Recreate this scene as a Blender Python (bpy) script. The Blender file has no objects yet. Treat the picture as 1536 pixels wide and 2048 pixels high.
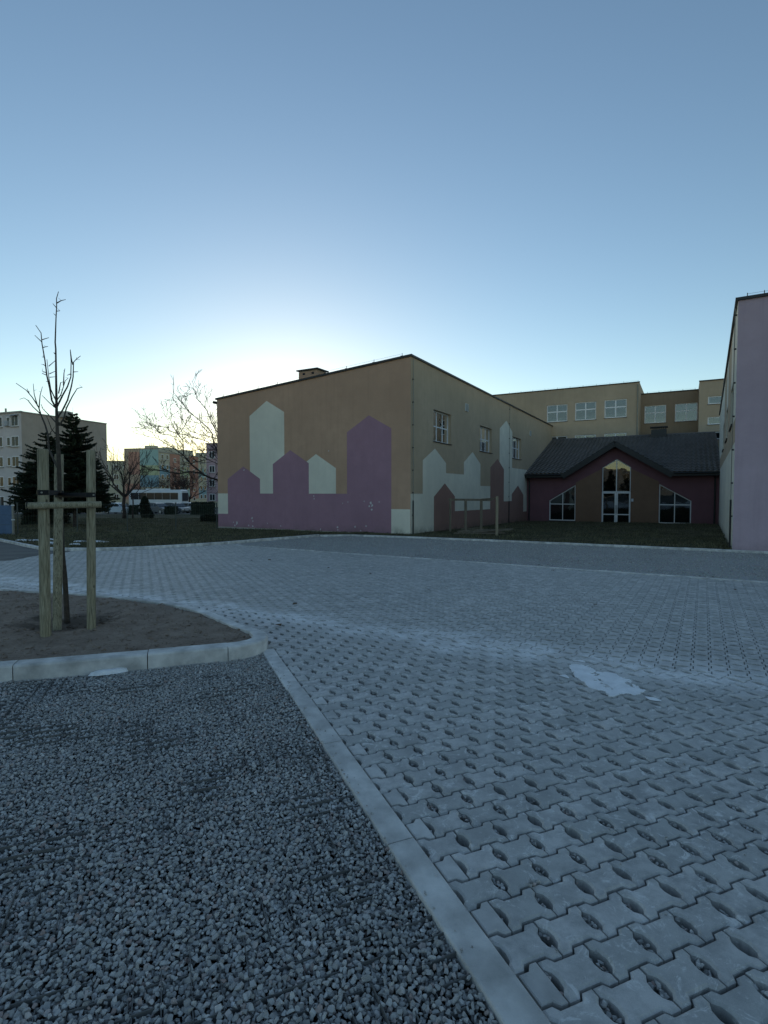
import bpy, bmesh, math, random
import numpy as np
from mathutils import Vector, Matrix, noise, geometry

random.seed(11); RNG = np.random.default_rng(7)
sc = bpy.context.scene
COL = sc.collection
R_ = math.radians

# ------------------------------------------------------------------ camera, sky, sun, exposure
S = 22 / 1065.0                       # the ground falls away from the camera by 2 cm a metre
def gz(x, y): return -S * min(max(y, -30.0), 75.0)

cam_d = bpy.data.cameras.new('camera'); cam = bpy.data.objects.new('camera', cam_d); COL.objects.link(cam)
cam.location = (0, 0, 1.43); cam.rotation_euler = (R_(90) - math.atan(40 / 1065.0), 0, 0)
cam_d.sensor_fit = 'VERTICAL'; cam_d.angle = 2 * math.atan(1024 / 1065.0)
cam_d.clip_start = 0.05; cam_d.clip_end = 3000
sc.camera = cam

SUN_EL, SUN_AZ = R_(6.5), R_(-10.0)    # low sun behind the hall, a little left of the view axis
wd = bpy.data.worlds.new('World'); sc.world = wd; wd.use_nodes = True
wn = wd.node_tree.nodes; wl = wd.node_tree.links
bg = wn['Background']
sky = wn.new('ShaderNodeTexSky'); sky.sky_type = 'NISHITA'; sky.sun_disc = False
sky.sun_elevation = SUN_EL; sky.sun_rotation = SUN_AZ
sky.altitude = 100; sky.air_density = 1.0; sky.dust_density = 0.15; sky.ozone_density = 1.75
wl.new(sky.outputs[0], bg.inputs[0]); bg.inputs[1].default_value = 0.15

sd = bpy.data.lights.new('sun', 'SUN'); sun = bpy.data.objects.new('sun', sd); COL.objects.link(sun)
sd.energy = 0.1; sd.angle = R_(0.53); sd.color = (1.0, 0.82, 0.6)
sdir = Vector((math.sin(SUN_AZ) * math.cos(SUN_EL), math.cos(SUN_AZ) * math.cos(SUN_EL), math.sin(SUN_EL)))
sun.rotation_euler = sdir.to_track_quat('Z', 'Y').to_euler(); sun.location = sdir * 60

vs = sc.view_settings
sc.display_settings.display_device = 'sRGB'
vs.view_transform = 'Standard'; vs.look = 'None'; vs.exposure = 0.57; vs.gamma = 1.0; vs.use_curve_mapping = False
sc.cycles.use_denoising = True
sc.cycles.max_bounces = 6; sc.cycles.transparent_max_bounces = 12
sc.cycles.caustics_reflective = False; sc.cycles.caustics_refractive = False

# ------------------------------------------------------------------ helpers
class NT:
    def __init__(s, name):
        s.m = bpy.data.materials.new(name); s.m.use_nodes = True
        s.n = s.m.node_tree.nodes; s.l = s.m.node_tree.links
        s.b = s.n['Principled BSDF']; s.out = s.n['Material Output']
    def add(s, t, **k):
        o = s.n.new(t)
        for a, v in k.items(): setattr(o, a, v)
        return o
    def lk(s, a, b): s.l.new(a, b)
    def math(s, op, a, b=None, c=None, clamp=False):
        o = s.add('ShaderNodeMath', operation=op, use_clamp=clamp)
        for i, v in enumerate((a, b, c)):
            if v is None: continue
            if isinstance(v, (int, float)): o.inputs[i].default_value = v
            else: s.lk(v, o.inputs[i])
        return o.outputs[0]
    def pos(s):
        return s.add('ShaderNodeNewGeometry').outputs['Position']
    def obj(s):
        return s.add('ShaderNodeTexCoord').outputs['Object']
    def scale(s, vec, sx, sy, sz):
        o = s.add('ShaderNodeMapping'); s.lk(vec, o.inputs[0]); o.inputs['Scale'].default_value = (sx, sy, sz); return o.outputs[0]
    def noise(s, vec, sc_, det=4, rough=.55, dist=0):
        o = s.add('ShaderNodeTexNoise'); s.lk(vec, o.inputs['Vector'])
        o.inputs['Scale'].default_value = sc_; o.inputs['Detail'].default_value = det
        o.inputs['Roughness'].default_value = rough; o.inputs['Distortion'].default_value = dist
        return o.outputs['Fac']
    def voro(s, vec, sc_, feat='F1', out='Distance'):
        o = s.add('ShaderNodeTexVoronoi', feature=feat); s.lk(vec, o.inputs['Vector']); o.inputs['Scale'].default_value = sc_
        return o.outputs[out]
    def ramp(s, fac, stops):
        o = s.add('ShaderNodeValToRGB'); s.lk(fac, o.inputs[0]); e = o.color_ramp.elements
        while len(e) < len(stops): e.new(0.5)
        for i, (p, c) in enumerate(stops):
            e[i].position = p; e[i].color = (c, c, c, 1) if isinstance(c, (int, float)) else (*c, 1)
        return o.outputs[0]
    def mix(s, fac, a, b, mode='MIX'):
        o = s.add('ShaderNodeMix', data_type='RGBA', blend_type=mode)
        for i, v in ((0, fac), (6, a), (7, b)):
            if isinstance(v, (int, float)): o.inputs[i].default_value = v
            elif isinstance(v, tuple): o.inputs[i].default_value = (*v, 1)
            else: s.lk(v, o.inputs[i])
        return o.outputs[2]
    def bump(s, h, dist, strength=1.0, nrm=None):
        o = s.add('ShaderNodeBump'); s.lk(h, o.inputs['Height']); o.inputs['Distance'].default_value = dist
        o.inputs['Strength'].default_value = strength
        if nrm: s.lk(nrm, o.inputs['Normal'])
        return o.outputs[0]
    def fin(s, col=None, rough=None, nrm=None, spec=None, metal=None):
        for k, v in (('Base Color', col), ('Roughness', rough), ('Normal', nrm), ('Specular IOR Level', spec), ('Metallic', metal)):
            if v is None: continue
            if isinstance(v, (int, float)): s.b.inputs[k].default_value = v
            elif isinstance(v, tuple): s.b.inputs[k].default_value = (*v, 1)
            else: s.lk(v, s.b.inputs[k])
        return s.m

def mul(c, k): return tuple(min(1, x * k) for x in c)

def simple(name, col, rough=.8, var=.12, ns=4., bump=0., bs=60., spec=.3, island=0., metal=0., stretch=None):
    t = NT(name); P = t.pos()
    v = t.scale(P, *stretch) if stretch else P
    c = t.mix(t.ramp(t.noise(v, ns, 5), [(.3, 0), (.7, 1)]), mul(col, 1 - var), mul(col, 1 + var))
    if island:
        r = t.add('ShaderNodeNewGeometry').outputs['Random Per Island']
        o = t.add('ShaderNodeObjectInfo').outputs['Random']
        f = t.math('FRACT', t.math('ADD', r, o))
        c = t.mix(f, t.mix(1.0, c, (1 - island,) * 3, 'MULTIPLY'), t.mix(1.0, c, (1 + island,) * 3, 'MULTIPLY'))
    n = t.bump(t.noise(v, bs, 4, .6), bump) if bump else None
    return t.fin(c, rough, n, spec, metal)

def plaster(name, col, dirt=0.5, splash=0):
    t = NT(name); P = t.pos()
    big = t.noise(P, .35, 4); mid = t.noise(P, 2.2, 5)
    c = t.mix(t.ramp(big, [(.3, 0), (.75, 1)]), mul(col, .82), mul(col, 1.1))
    c = t.mix(t.ramp(mid, [(.35, 0), (.7, .5)]), c, mul(col, .76))
    st = t.noise(t.scale(P, 3.2, 3.2, .16), 1.6, 5, .65)                      # rain streaks
    c = t.mix(t.math('MULTIPLY', t.ramp(st, [(.5, 0), (.78, 1)]), .55 * dirt), c, mul(col, .52))
    sp = t.voro(P, 5.5); ns_ = t.noise(P, .8, 2)
    c = t.mix(t.math('MULTIPLY', t.ramp(sp, [(.02, 1), (.055, 0)]), t.ramp(ns_, [(.56, 0), (.62, .5)])), c, mul(col, 1.5))
    if splash:                                    # mud splashes and mould just above the ground
        sx = t.add('ShaderNodeSeparateXYZ'); t.lk(P, sx.inputs[0])
        h = t.math('ADD', sx.outputs[2], t.math('MULTIPLY', sx.outputs[1], 22 / 1065.0))
        f = t.math('MULTIPLY', t.ramp(h, [(.0, 1), (.42, 0)]), t.ramp(t.noise(P, 1.3, 6, .75), [(.4, 0), (.56, 1)]))
        c = t.mix(t.math('MULTIPLY', f, splash), c, (.1, .095, .075))
    g = t.noise(P, 170, 3, .7)
    c = t.mix(.22, c, t.mix(t.ramp(g, [(.3, 0), (.7, 1)]), mul(col, .6), mul(col, 1.3)))
    return t.fin(c, .92, t.bump(g, .004, .8, t.bump(t.noise(P, 9, 4), .012, .5)), .15)

class MB:
    def __init__(s): s.v = []; s.f = []
    def add(s, v, f):
        o = len(s.v); s.v += [tuple(p) for p in v]; s.f += [tuple(i + o for i in q) for q in f]; return s
    def box(s, x0, x1, y0, y1, z0, z1):
        v = [(x, y, z) for z in (z0, z1) for y in (y0, y1) for x in (x0, x1)]
        return s.add(v, [(0, 2, 3, 1), (4, 5, 7, 6), (0, 1, 5, 4), (2, 6, 7, 3), (0, 4, 6, 2), (1, 3, 7, 5)])
    def extr(s, a, b, caps=True):
        n = len(a); s.add(list(a) + list(b), [(i, (i + 1) % n, n + (i + 1) % n, n + i) for i in range(n)])
        if caps:
            o = len(s.v) - 2 * n
            s.f.append(tuple(o + i for i in reversed(range(n)))); s.f.append(tuple(o + n + i for i in range(n)))
        return s
    def beam(s, p, q, w, h, up=(0, 0, 1)):
        p, q = Vector(p), Vector(q); d = (q - p).normalized(); u = Vector(up)
        r = d.cross(u)
        if r.length < 1e-4: r = d.cross(Vector((1, 0, 0)))
        r.normalize(); u = r.cross(d)
        c = [r * (sx * w / 2) + u * (sz * h / 2) for sx, sz in ((-1, -1), (1, -1), (1, 1), (-1, 1))]
        return s.extr([p + x for x in c], [q + x for x in c])
    def tube(s, pts, rad, n=6, cap=True):
        pts = [Vector(p) for p in pts]; m = len(pts)
        if not hasattr(rad, '__len__'): rad = [rad] * m
        ref = Vector((0.31, 0.83, 0.2)); o = len(s.v)
        for i, p in enumerate(pts):
            d = (pts[min(i + 1, m - 1)] - pts[max(i - 1, 0)])
            if d.length < 1e-9: d = Vector((0, 0, 1))
            d.normalize(); a = d.cross(ref)
            if a.length < .05: a = d.cross(Vector((1, 0, 0)))
            a.normalize(); b = d.cross(a)
            for k in range(n):
                t = 2 * math.pi * k / n; s.v.append(tuple(p + (a * math.cos(t) + b * math.sin(t)) * rad[i]))
        for i in range(m - 1):
            for k in range(n):
                k2 = (k + 1) % n
                s.f.append((o + i * n + k, o + i * n + k2, o + (i + 1) * n + k2, o + (i + 1) * n + k))
        if cap:
            s.f.append(tuple(o + k for k in reversed(range(n)))); s.f.append(tuple(o + (m - 1) * n + k for k in range(n)))
        return s
    def build(s, name, mat, parent=None, smooth=False, absz=True):
        me = bpy.data.meshes.new(name); me.from_pydata(s.v, [], s.f); me.update()
        if smooth:
            for p in me.polygons: p.use_smooth = True
        return link(name, me, mat, parent, absz)

def link(name, me, mat, parent=None, absz=True):
    if mat is not None and not me.materials: me.materials.append(mat)
    o = bpy.data.objects.new(name, me); COL.objects.link(o)
    if parent is not None:
        o.parent = parent
        if absz: o.location.z = -parent.get('_bz', 0.0)
    return o

def tag(o, label=None, cat=None, group=None, kind=None):
    if label: o['label'] = label
    if cat: o['category'] = cat
    if group: o['group'] = group
    if kind: o['kind'] = kind
    return o

def thing(name, x, y, rz=0, label=None, cat=None, group=None, z=None, local=True):
    """Empty at a thing's base. local=False: its children are modelled with absolute heights."""
    o = bpy.data.objects.new(name, None); COL.objects.link(o); o.empty_display_size = .3
    z = gz(x, y) if z is None else z
    o.location = (x, y, z); o.rotation_euler = (0, 0, rz)
    if not local: BZ[o.name] = z
    return tag(o, label, cat, group)
BZ = {}
def build(mb, name, mat, parent=None, smooth=False):
    o = mb.build(name, mat, parent, smooth, absz=False)
    if parent is not None and parent.name in BZ:
        o.location.z = -BZ[parent.name]
    return o

def copy_tree(o, parent=None):
    c = o.copy(); COL.objects.link(c); c.parent = parent
    for ch in list(o.children): copy_tree(ch, c)
    return c

def mesh_np(name, V, T, mat, parent=None):
    V = np.asarray(V, np.float32); T = np.asarray(T, np.int32)
    me = bpy.data.meshes.new(name); me.vertices.add(len(V)); me.vertices.foreach_set('co', V.ravel())
    me.loops.add(T.size); me.loops.foreach_set('vertex_index', T.ravel())
    me.polygons.add(len(T)); me.polygons.foreach_set('loop_start', np.arange(len(T), dtype=np.int32) * T.shape[1])
    me.update(calc_edges=True); me.shade_flat()
    return link(name, me, mat, parent, absz=False)

def stone_variants(k, npts, seed):
    r = np.random.default_rng(seed); out = []
    for _ in range(k):
        bm = bmesh.new(); d = r.normal(size=(npts, 3)); d /= np.linalg.norm(d, axis=1)[:, None]
        d *= np.array([1, r.uniform(.65, .9), r.uniform(.45, .7)]) * r.uniform(.88, 1.05, (npts, 1))
        for p in d: bm.verts.new(p)
        bmesh.ops.convex_hull(bm, input=bm.verts)
        for v in [v for v in bm.verts if not v.link_faces]: bm.verts.remove(v)
        bmesh.ops.triangulate(bm, faces=bm.faces); bm.verts.index_update()
        out.append((np.array([v.co[:] for v in bm.verts]), np.array([[v.index for v in f.verts] for f in bm.faces]))); bm.free()
    return out

def scatter(name, P, size, mat, parent, variants, rng, flat=.5):
    P = np.asarray(P); n = len(P); which = rng.integers(0, len(variants), n); VS = []; TS = []; off = 0
    for k, (v, t) in enumerate(variants):
        idx = np.where(which == k)[0]; m = len(idx)
        if not m: continue
        a = rng.uniform(0, 2 * np.pi, m); b = rng.normal(0, flat, m); c = rng.normal(0, flat, m)
        ca, sa, cb, sb, cc, s_ = np.cos(a), np.sin(a), np.cos(b), np.sin(b), np.cos(c), np.sin(c)
        Rm = np.empty((m, 3, 3))
        Rm[:, 0, 0] = ca * cb; Rm[:, 0, 1] = ca * sb * s_ - sa * cc; Rm[:, 0, 2] = ca * sb * cc + sa * s_
        Rm[:, 1, 0] = sa * cb; Rm[:, 1, 1] = sa * sb * s_ + ca * cc; Rm[:, 1, 2] = sa * sb * cc - ca * s_
        Rm[:, 2, 0] = -sb; Rm[:, 2, 1] = cb * s_; Rm[:, 2, 2] = cb * cc
        W = np.einsum('mij,kj->mki', Rm, v) * np.asarray(size)[idx][:, None, None] + P[idx][:, None, :]
        VS.append(W.reshape(-1, 3)); TS.append((t[None] + (np.arange(m) * len(v))[:, None, None] + off).reshape(-1, 3)); off += m * len(v)
    return mesh_np(name, np.concatenate(VS), np.concatenate(TS), mat, parent)

def inside(poly, x, y):
    c = np.zeros(np.shape(x), bool); n = len(poly)
    for i in range(n):
        x0, y0 = poly[i]; x1, y1 = poly[(i + 1) % n]
        if y0 == y1: continue
        c ^= ((y0 > y) != (y1 > y)) & (x < (x1 - x0) * (y - y0) / (y1 - y0) + x0)
    return c

def sheet(name, poly, step, zf, mat, parent=None, edge=None):
    """a triangulated sheet over a polygon, with inner points so that it can undulate"""
    pts = []
    for i, (x, y) in enumerate(poly):
        x1, y1 = poly[(i + 1) % len(poly)]; L = math.hypot(x1 - x, y1 - y); k = max(1, int(L / (edge or step)))
        pts += [(x + (x1 - x) * j / k, y + (y1 - y) * j / k) for j in range(k)]
    nb = len(pts); xs = [p[0] for p in poly]; ys = [p[1] for p in poly]
    gx = np.arange(min(xs), max(xs), step); gy = np.arange(min(ys), max(ys), step)
    X, Y = np.meshgrid(gx, gy); X = X + RNG.uniform(-.3, .3, X.shape) * step; Y = Y + RNG.uniform(-.3, .3, Y.shape) * step
    k = inside(poly, X, Y); inner = list(zip(X[k].tolist(), Y[k].tolist()))
    r = geometry.delaunay_2d_cdt([Vector(p) for p in pts + inner], [(i, (i + 1) % nb) for i in range(nb)], [], 1, 1e-5)
    v = [(p.x, p.y, zf(p.x, p.y)) for p in r[0]]
    me = bpy.data.meshes.new(name); me.from_pydata(v, [], [tuple(f) for f in r[2]]); me.update()
    for p in me.polygons: p.use_smooth = True
    return link(name, me, mat, parent, absz=False)

def clip(poly, nx, ny, c):
    """keep the side nx*x+ny*y <= c of a polygon"""
    out = []; n = len(poly)
    for i in range(n):
        p, q = poly[i], poly[(i + 1) % n]
        a, b = nx * p[0] + ny * p[1] - c, nx * q[0] + ny * q[1] - c
        if a <= 0: out.append(p)
        if (a < 0 < b) or (b < 0 < a):
            t = a / (a - b); out.append((p[0] + (q[0] - p[0]) * t, p[1] + (q[1] - p[1]) * t))
    return out

def inset(poly, w):
    n = len(poly); out = []
    A = sum(poly[i][0] * poly[(i + 1) % n][1] - poly[(i + 1) % n][0] * poly[i][1] for i in range(n))
    sg = 1 if A > 0 else -1
    for i in range(n):
        p0, p1, p2 = Vector(poly[i - 1]), Vector(poly[i]), Vector(poly[(i + 1) % n])
        d1, d2 = (p1 - p0).normalized(), (p2 - p1).normalized()
        n1, n2 = Vector((-d1.y, d1.x)) * sg, Vector((-d2.y, d2.x)) * sg
        k = 1 + n1.dot(n2); out.append(tuple(p1 + (n1 + n2) * (w / k)))
    return out
# ------------------------------------------------------------------ ground materials
TH = 0.3887                                        # near paving: rows run along U1, the flat kerb along V1
U1 = Vector((math.cos(TH), math.sin(TH))); V1 = Vector((-math.sin(TH), math.cos(TH)))
T2 = R_(90 - 31.0)                                 # far paving turned to the school's front
U2 = Vector((math.cos(T2), math.sin(T2))); V2 = Vector((-math.sin(T2), math.cos(T2)))
BAND = (0.490, 0.872, 5.94 * 0.872)                # the line where the two fields of paving meet
PP, PR = 0.1875, 0.1362                            # paver length along a row, row pitch

def mat_paver():
    t = NT('grey_concrete_paver'); P = t.pos()
    g = t.add('ShaderNodeNewGeometry'); oi = t.add('ShaderNodeObjectInfo')
    f = t.math('FRACT', t.math('ADD', g.outputs['Random Per Island'], oi.outputs['Random']))
    c = t.mix(f, (.37, .375, .355), (.66, .635, .61))
    c = t.mix(t.ramp(t.noise(P, 9, 6, .7), [(.4, 0), (.62, .9)]), c, (.25, .25, .245))
    c = t.mix(t.ramp(t.noise(P, .7, 3), [(.35, 0), (.7, .3)]), c, (.57, .555, .53))
    # lime bloom along the joint of the two fields
    sx = t.add('ShaderNodeSeparateXYZ'); t.lk(P, sx.inputs[0])
    d = t.math('SUBTRACT', t.math('ADD', t.math('MULTIPLY', sx.outputs[0], BAND[0]), t.math('MULTIPLY', sx.outputs[1], BAND[1])), BAND[2] - .05)
    d = t.math('ADD', d, t.math('MULTIPLY', t.math('SUBTRACT', t.noise(P, 1.1, 4), .5), 1.0))
    bandf = t.ramp(t.math('ABSOLUTE', d), [(.1, 1), (.5, 0)])
    bandf = t.math('MULTIPLY', bandf, t.ramp(t.noise(P, 4.5, 6, .75), [(.4, .06), (.6, 1)]))
    c = t.mix(t.math('MULTIPLY', bandf, 1.0), c, (.93, .93, .94))
    # white specks and rubbed spots
    vs_ = t.voro(P, 15); c = t.mix(t.math('MULTIPLY', t.ramp(vs_, [(.05, 1), (.14, 0)]), t.ramp(t.noise(P, 2.6, 3), [(.42, 0), (.6, .9)])), c, (.72, .71, .69))
    c = t.mix(t.ramp(t.noise(P, 11, 6, .8, 1.2), [(.55, 0), (.63, .8)]), c, (.84, .83, .81))
    fine = t.noise(P, 420, 3, .7)
    c = t.mix(.3, c, t.mix(t.ramp(fine, [(.32, 0), (.68, 1)]), (.28, .27, .26), (.66, .64, .62)))
    n = t.bump(fine, .0016, .8, t.bump(t.noise(P, 45, 4), .003, .6))
    return t.fin(c, .62, n, .45)

def mat_gravel(name, far=False):
    t = NT(name); P = t.pos()
    if not far:
        g = t.add('ShaderNodeNewGeometry')
        r = g.outputs['Random Per Island']
        c = t.ramp(r, [(0, (.3, .295, .285)), (.5, (.48, .47, .455)), (.86, (.64, .625, .6)), (.93, (.38, .27, .235)), (1.0, (.84, .83, .81))])
        c = t.mix(t.ramp(t.noise(P, 90, 4, .6), [(.3, 0), (.7, .4)]), c, (.22, .21, .195))
        c = t.mix(t.ramp(t.noise(P, .9, 3), [(.35, 0), (.7, .25)]), c, (.28, .27, .255))
        return t.fin(c, .8, t.bump(t.noise(P, 260, 3), .002, .7), .3)
    v = t.add('ShaderNodeTexVoronoi'); t.lk(P, v.inputs['Vector']); v.inputs['Scale'].default_value = 42
    c = t.mix(t.ramp(t.noise(P, 60, 4, .7), [(.3, 0), (.7, 1)]), (.28, .275, .265), (.54, .525, .5))
    c = t.mix(.35, c, v.outputs['Color'], 'SOFT_LIGHT')
    c = t.mix(t.ramp(t.noise(P, .8, 4), [(.35, 0), (.7, .45)]), c, (.31, .305, .295))
    return t.fin(c, .85, t.bump(v.outputs['Distance'], .02, 1), .25)

def mat_soil():
    t = NT('brown_soil'); P = t.pos()
    c = t.mix(t.ramp(t.noise(P, 3.2, 6, .65), [(.3, 0), (.7, 1)]), (.24, .18, .14), (.42, .33, .265))
    c = t.mix(t.ramp(t.noise(P, 40, 5, .7), [(.45, 0), (.75, .6)]), c, (.44, .36, .29))
    c = t.mix(t.ramp(t.noise(t.scale(P, 1.2, 4, 1), 9, 5, .7), [(.55, 0), (.7, .7)]), c, (.12, .09, .07))
    # shade and dark weeds of the planting hollow, put into the soil colour
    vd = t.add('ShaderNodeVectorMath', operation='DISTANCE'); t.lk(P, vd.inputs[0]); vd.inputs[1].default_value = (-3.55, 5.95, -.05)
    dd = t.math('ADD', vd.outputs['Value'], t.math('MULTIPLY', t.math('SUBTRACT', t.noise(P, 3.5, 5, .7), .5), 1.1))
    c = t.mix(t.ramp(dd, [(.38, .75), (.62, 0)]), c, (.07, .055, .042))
    return t.fin(c, .95, t.bump(t.noise(P, 28, 6, .75), .035, 1), .1)

def mat_lawn():
    t = NT('winter_lawn'); P = t.pos()
    c = t.mix(t.ramp(t.noise(P, 1.4, 5, .6), [(.35, 0), (.68, 1)]), (.055, .055, .032), (.1, .098, .055))
    c = t.mix(t.ramp(t.noise(t.scale(P, .5, 1.6, 1), 1.1, 5, .65), [(.46, 0), (.6, 1)]), c, (.15, .125, .085))
    c = t.mix(t.ramp(t.noise(P, 14, 5, .7), [(.4, 0), (.7, .6)]), c, (.04, .042, .026))
    return t.fin(c, .95, t.bump(t.noise(P, 18, 5, .7), .06, 1), .1)

M_PAVER = mat_paver(); M_GRAV = mat_gravel('grey_gravel'); M_GRAVF = mat_gravel('fine_grey_gravel', True)
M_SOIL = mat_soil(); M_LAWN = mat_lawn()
M_KERB = simple('kerb_concrete', (.59, .575, .55), .8, .34, 6, .004, 160, .3, island=.12)
M_ASPH = simple('old_asphalt', (.15, .145, .135), .9, .25, 1.2, .008, 120)
M_EARTH = simple('bare_earth', (.075, .07, .06), .95, .3, .6, .02, 20)
M_GRASS = simple('grass_blades', (.12, .112, .062), .8, .45, 1.5, island=.75)
M_BEDDING = simple('dark_joint_sand', (.03, .03, .028), .95, .3, 30, .01, 200)
M_GRID = simple('black_plastic_grid', (.12, .12, .118), .6, .1, 20)
M_ICE = simple('old_snow_crust', (.86, .87, .89), .6, .12, 9, .012, 40, .4)
M_LEAF = simple('dry_leaf', (.11, .075, .045), .8, .3, 30, island=.4)

# ------------------------------------------------------------------ the big sheet of ground
bm = MB(); ys = [-400, -60, -30, 0, 15, 30, 45, 60, 75, 120, 250, 900]; xs = [-900, -200, -60, 0, 60, 200, 900]
v = [(x, y, gz(x, y) - .16) for y in ys for x in xs]; n = len(xs)
bm.add(v, [(j * n + i, j * n + i + 1, (j + 1) * n + i + 1, (j + 1) * n + i) for j in range(len(ys) - 1) for i in range(n - 1)])
tag(build(bm, 'ground', M_EARTH), kind='structure')

# ------------------------------------------------------------------ kerbs
def resample(path, ds):
    out = [Vector(path[0])]
    for a, b in zip(path[:-1], path[1:]):
        a, b = Vector(a), Vector(b); k = max(1, int(round((b - a).length / ds)))
        out += [a.lerp(b, (i + 1) / k) for i in range(k)]
    return out
def catmull(pts, k=6):
    P = [Vector(p) for p in pts]; P = [P[0] * 2 - P[1]] + P + [P[-1] * 2 - P[-2]]; out = []
    for i in range(1, len(P) - 2):
        for j in range(k):
            t = j / k; a, b, c, d = P[i - 1:i + 3]
            out.append(.5 * ((2 * b) + (c - a) * t + (2 * a - 5 * b + 4 * c - d) * t * t + (3 * b - a - 3 * c + d) * t ** 3))
    out.append(P[-2]); return out
def kerb_run(root, path, seg, width, top, bot, side, mat, name='kerb_stone', start=0.0, cham=.018, topfn=None):
    """stones laid end to end along a path; side +1 = body left of the direction of travel"""
    d = [0.0]
    for a, b in zip(path[:-1], path[1:]): d.append(d[-1] + (b - a).length)
    def at(s_):
        s_ = min(max(s_, 0), d[-1])
        for i in range(len(d) - 1):
            if s_ <= d[i + 1] + 1e-9:
                t = (s_ - d[i]) / max(1e-9, d[i + 1] - d[i]); return path[i].lerp(path[i + 1], t)
        return path[-1]
    def tan(s_): return (at(s_ + .05) - at(s_ - .05)).normalized()
    s0 = -start
    while s0 < d[-1] - .02:
        a, b = max(0, s0) + .004, min(d[-1], s0 + seg) - .004; s0 += seg
        if b - a < .05: continue
        k = max(1, int((b - a) / .12)) if (tan(a) - tan(b)).length > .02 else 1
        m = MB(); rings = []; dz = random.uniform(-.003, .003); dn = random.uniform(-.003, .003)
        for i in range(k + 1):
            s_ = a + (b - a) * i / k; p = at(s_); t = tan(s_); nrm = Vector((-t.y, t.x)) * side; p = p + nrm * dn
            tp = (topfn(p.x, p.y) if topfn else top) + dz
            prof = [(0, bot), (0, tp - cham), (cham * .4, tp - cham * .3), (cham, tp), (width - .006, tp), (width, tp - .006), (width, bot)]
            rings.append([(p.x + nrm.x * w, p.y + nrm.y * w, gz(p.x, p.y) + z) for w, z in prof])
        for i in range(k): m.extr(rings[i], rings[i + 1], caps=False)
        m2 = MB(); m2.v = [q for r in rings for q in r]; L = len(prof)
        m2.f = [(i * L + j, i * L + (j + 1) % L, (i + 1) * L + (j + 1) % L, (i + 1) * L + j) for i in range(k) for j in range(L)]
        m2.f += [tuple(reversed(range(L))), tuple(k * L + j for j in range(L))]
        build(m2, name, mat, root)

kerbs = bpy.data.objects.new('kerb', None); COL.objects.link(kerbs); tag(kerbs, kind='structure')
front = [Vector(p) for p in [(-5.0, 3.60), (-4.0, 3.925), (-3.0, 4.25), (-2.06, 4.565), (-1.42, 4.80)]]
curve = catmull([(-1.42, 4.80), (-1.24, 4.92), (-1.15, 5.08), (-1.15, 5.26), (-1.24, 5.46)], 5)
back = catmull([(-1.24, 5.46), (-1.58, 5.80), (-2.09, 6.42), (-2.63, 6.92), (-3.17, 7.25), (-4.18, 7.73), (-5.2, 8.05), (-6.0, 8.29), (-7.6, 8.7)], 5)
kerb_run(kerbs, resample(front, .5), 1.0, .15, .12, -.12, +1, M_KERB, start=.897)
kerb_run(kerbs, curve, .45, .15, .12, -.12, +1, M_KERB)
kerb_run(kerbs, back, .78, .12, .11, -.12, +1, M_KERB)
backk = catmull([(-22.0, 27.0), (-14.26, 19.73), (-11.13, 16.75), (-10.3, 16.1), (-9.5, 15.85), (-8.46, 15.85), (-7.27, 16.5), (-6.12, 17.66), (-5.15, 18.98), (-4.08, 20.7), (-2.75, 22.7)], 4)
kerb_run(kerbs, backk, 1.0, .10, .09, -.12, +1, M_KERB)
fark = resample([Vector(p) for p in [(-2.75, 22.85), (-1.5, 23.15), (1.12, 21.72), (5.22, 18.98), (10.16, 15.52), (13.5, 13.2)]], 3)
kerb_run(kerbs, fark, 1.0, .10, .06, -.12, +1, M_KERB)
# the flat kerb between gravel and paving, and the one along the far strip
c0 = Vector((-.7409, 4.0202))
kerb_run(kerbs, [c0 + V1 * 1.2, c0 - V1 * 4.2], 1.0, .122, .004, -.12, +1, M_KERB, name='flat_kerb_stone', start=.80, cham=.006)
kerb_run(kerbs, [Vector((-5.15, 18.2)), Vector((-4.79, 17.66)), Vector((-.95, 14.92)), Vector((3.62, 11.72)), Vector((9.4, 7.7))], 1.0, .09, .012, -.1, +1, M_KERB, name='flat_kerb_stone', cham=.006)

# ------------------------------------------------------------------ paving
paving = sheet('paving', [(-12, 14.2), (-9.4, 15.85), (-8.46, 15.9), (-7.27, 16.55), (-6.1, 17.7), (-5.1, 19.0), (-4.79, 17.66), (9.6, 7.6), (6, -1), (.9, 0), (-1.2, 5.2), (-2.6, 6.95), (-6, 8.25), (-12, 9.8)],
               .8, lambda x, y: gz(x, y) - .055, M_BEDDING)
tag(paving, kind='structure')
a_, t1_, t0_ = PP / 2 - .003, PR / 2 + .0085, PR / 2 - .0115
g_ = .0034
OUT = [(-a_, t1_ - g_), (-.0545, t1_ - g_), (-.040, t0_ - g_), (.040, t0_ - g_), (.0545, t1_ - g_), (a_, t1_ - g_), (a_, .046), (a_ - .0165, .028), (a_ - .0215, 0), (a_ - .0165, -.028), (a_, -.046)]
OUT = OUT + [(-x, -y) for x, y in OUT]
OUT = list(reversed(OUT))                            # counter-clockwise
def paver_geo(poly, ch, depth=.065):
    n = len(poly); inn = inset(poly, ch) if ch else None
    if ch:
        v = [(x, y, 0) for x, y in inn] + [(x, y, -ch * .9) for x, y in poly] + [(x, y, -depth) for x, y in poly]
        f = [tuple(range(n))] + [(i + n, (i + 1) % n + n, (i + 1) % n, i) for i in range(n)] + [(i + 2 * n, (i + 1) % n + 2 * n, (i + 1) % n + n, i + n) for i in range(n)]
    else:
        v = [(x, y, 0) for x, y in poly] + [(x, y, -depth) for x, y in poly]
        f = [tuple(range(n))] + [(i + n, (i + 1) % n + n, (i + 1) % n, i) for i in range(n)]
    return v, f
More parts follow.
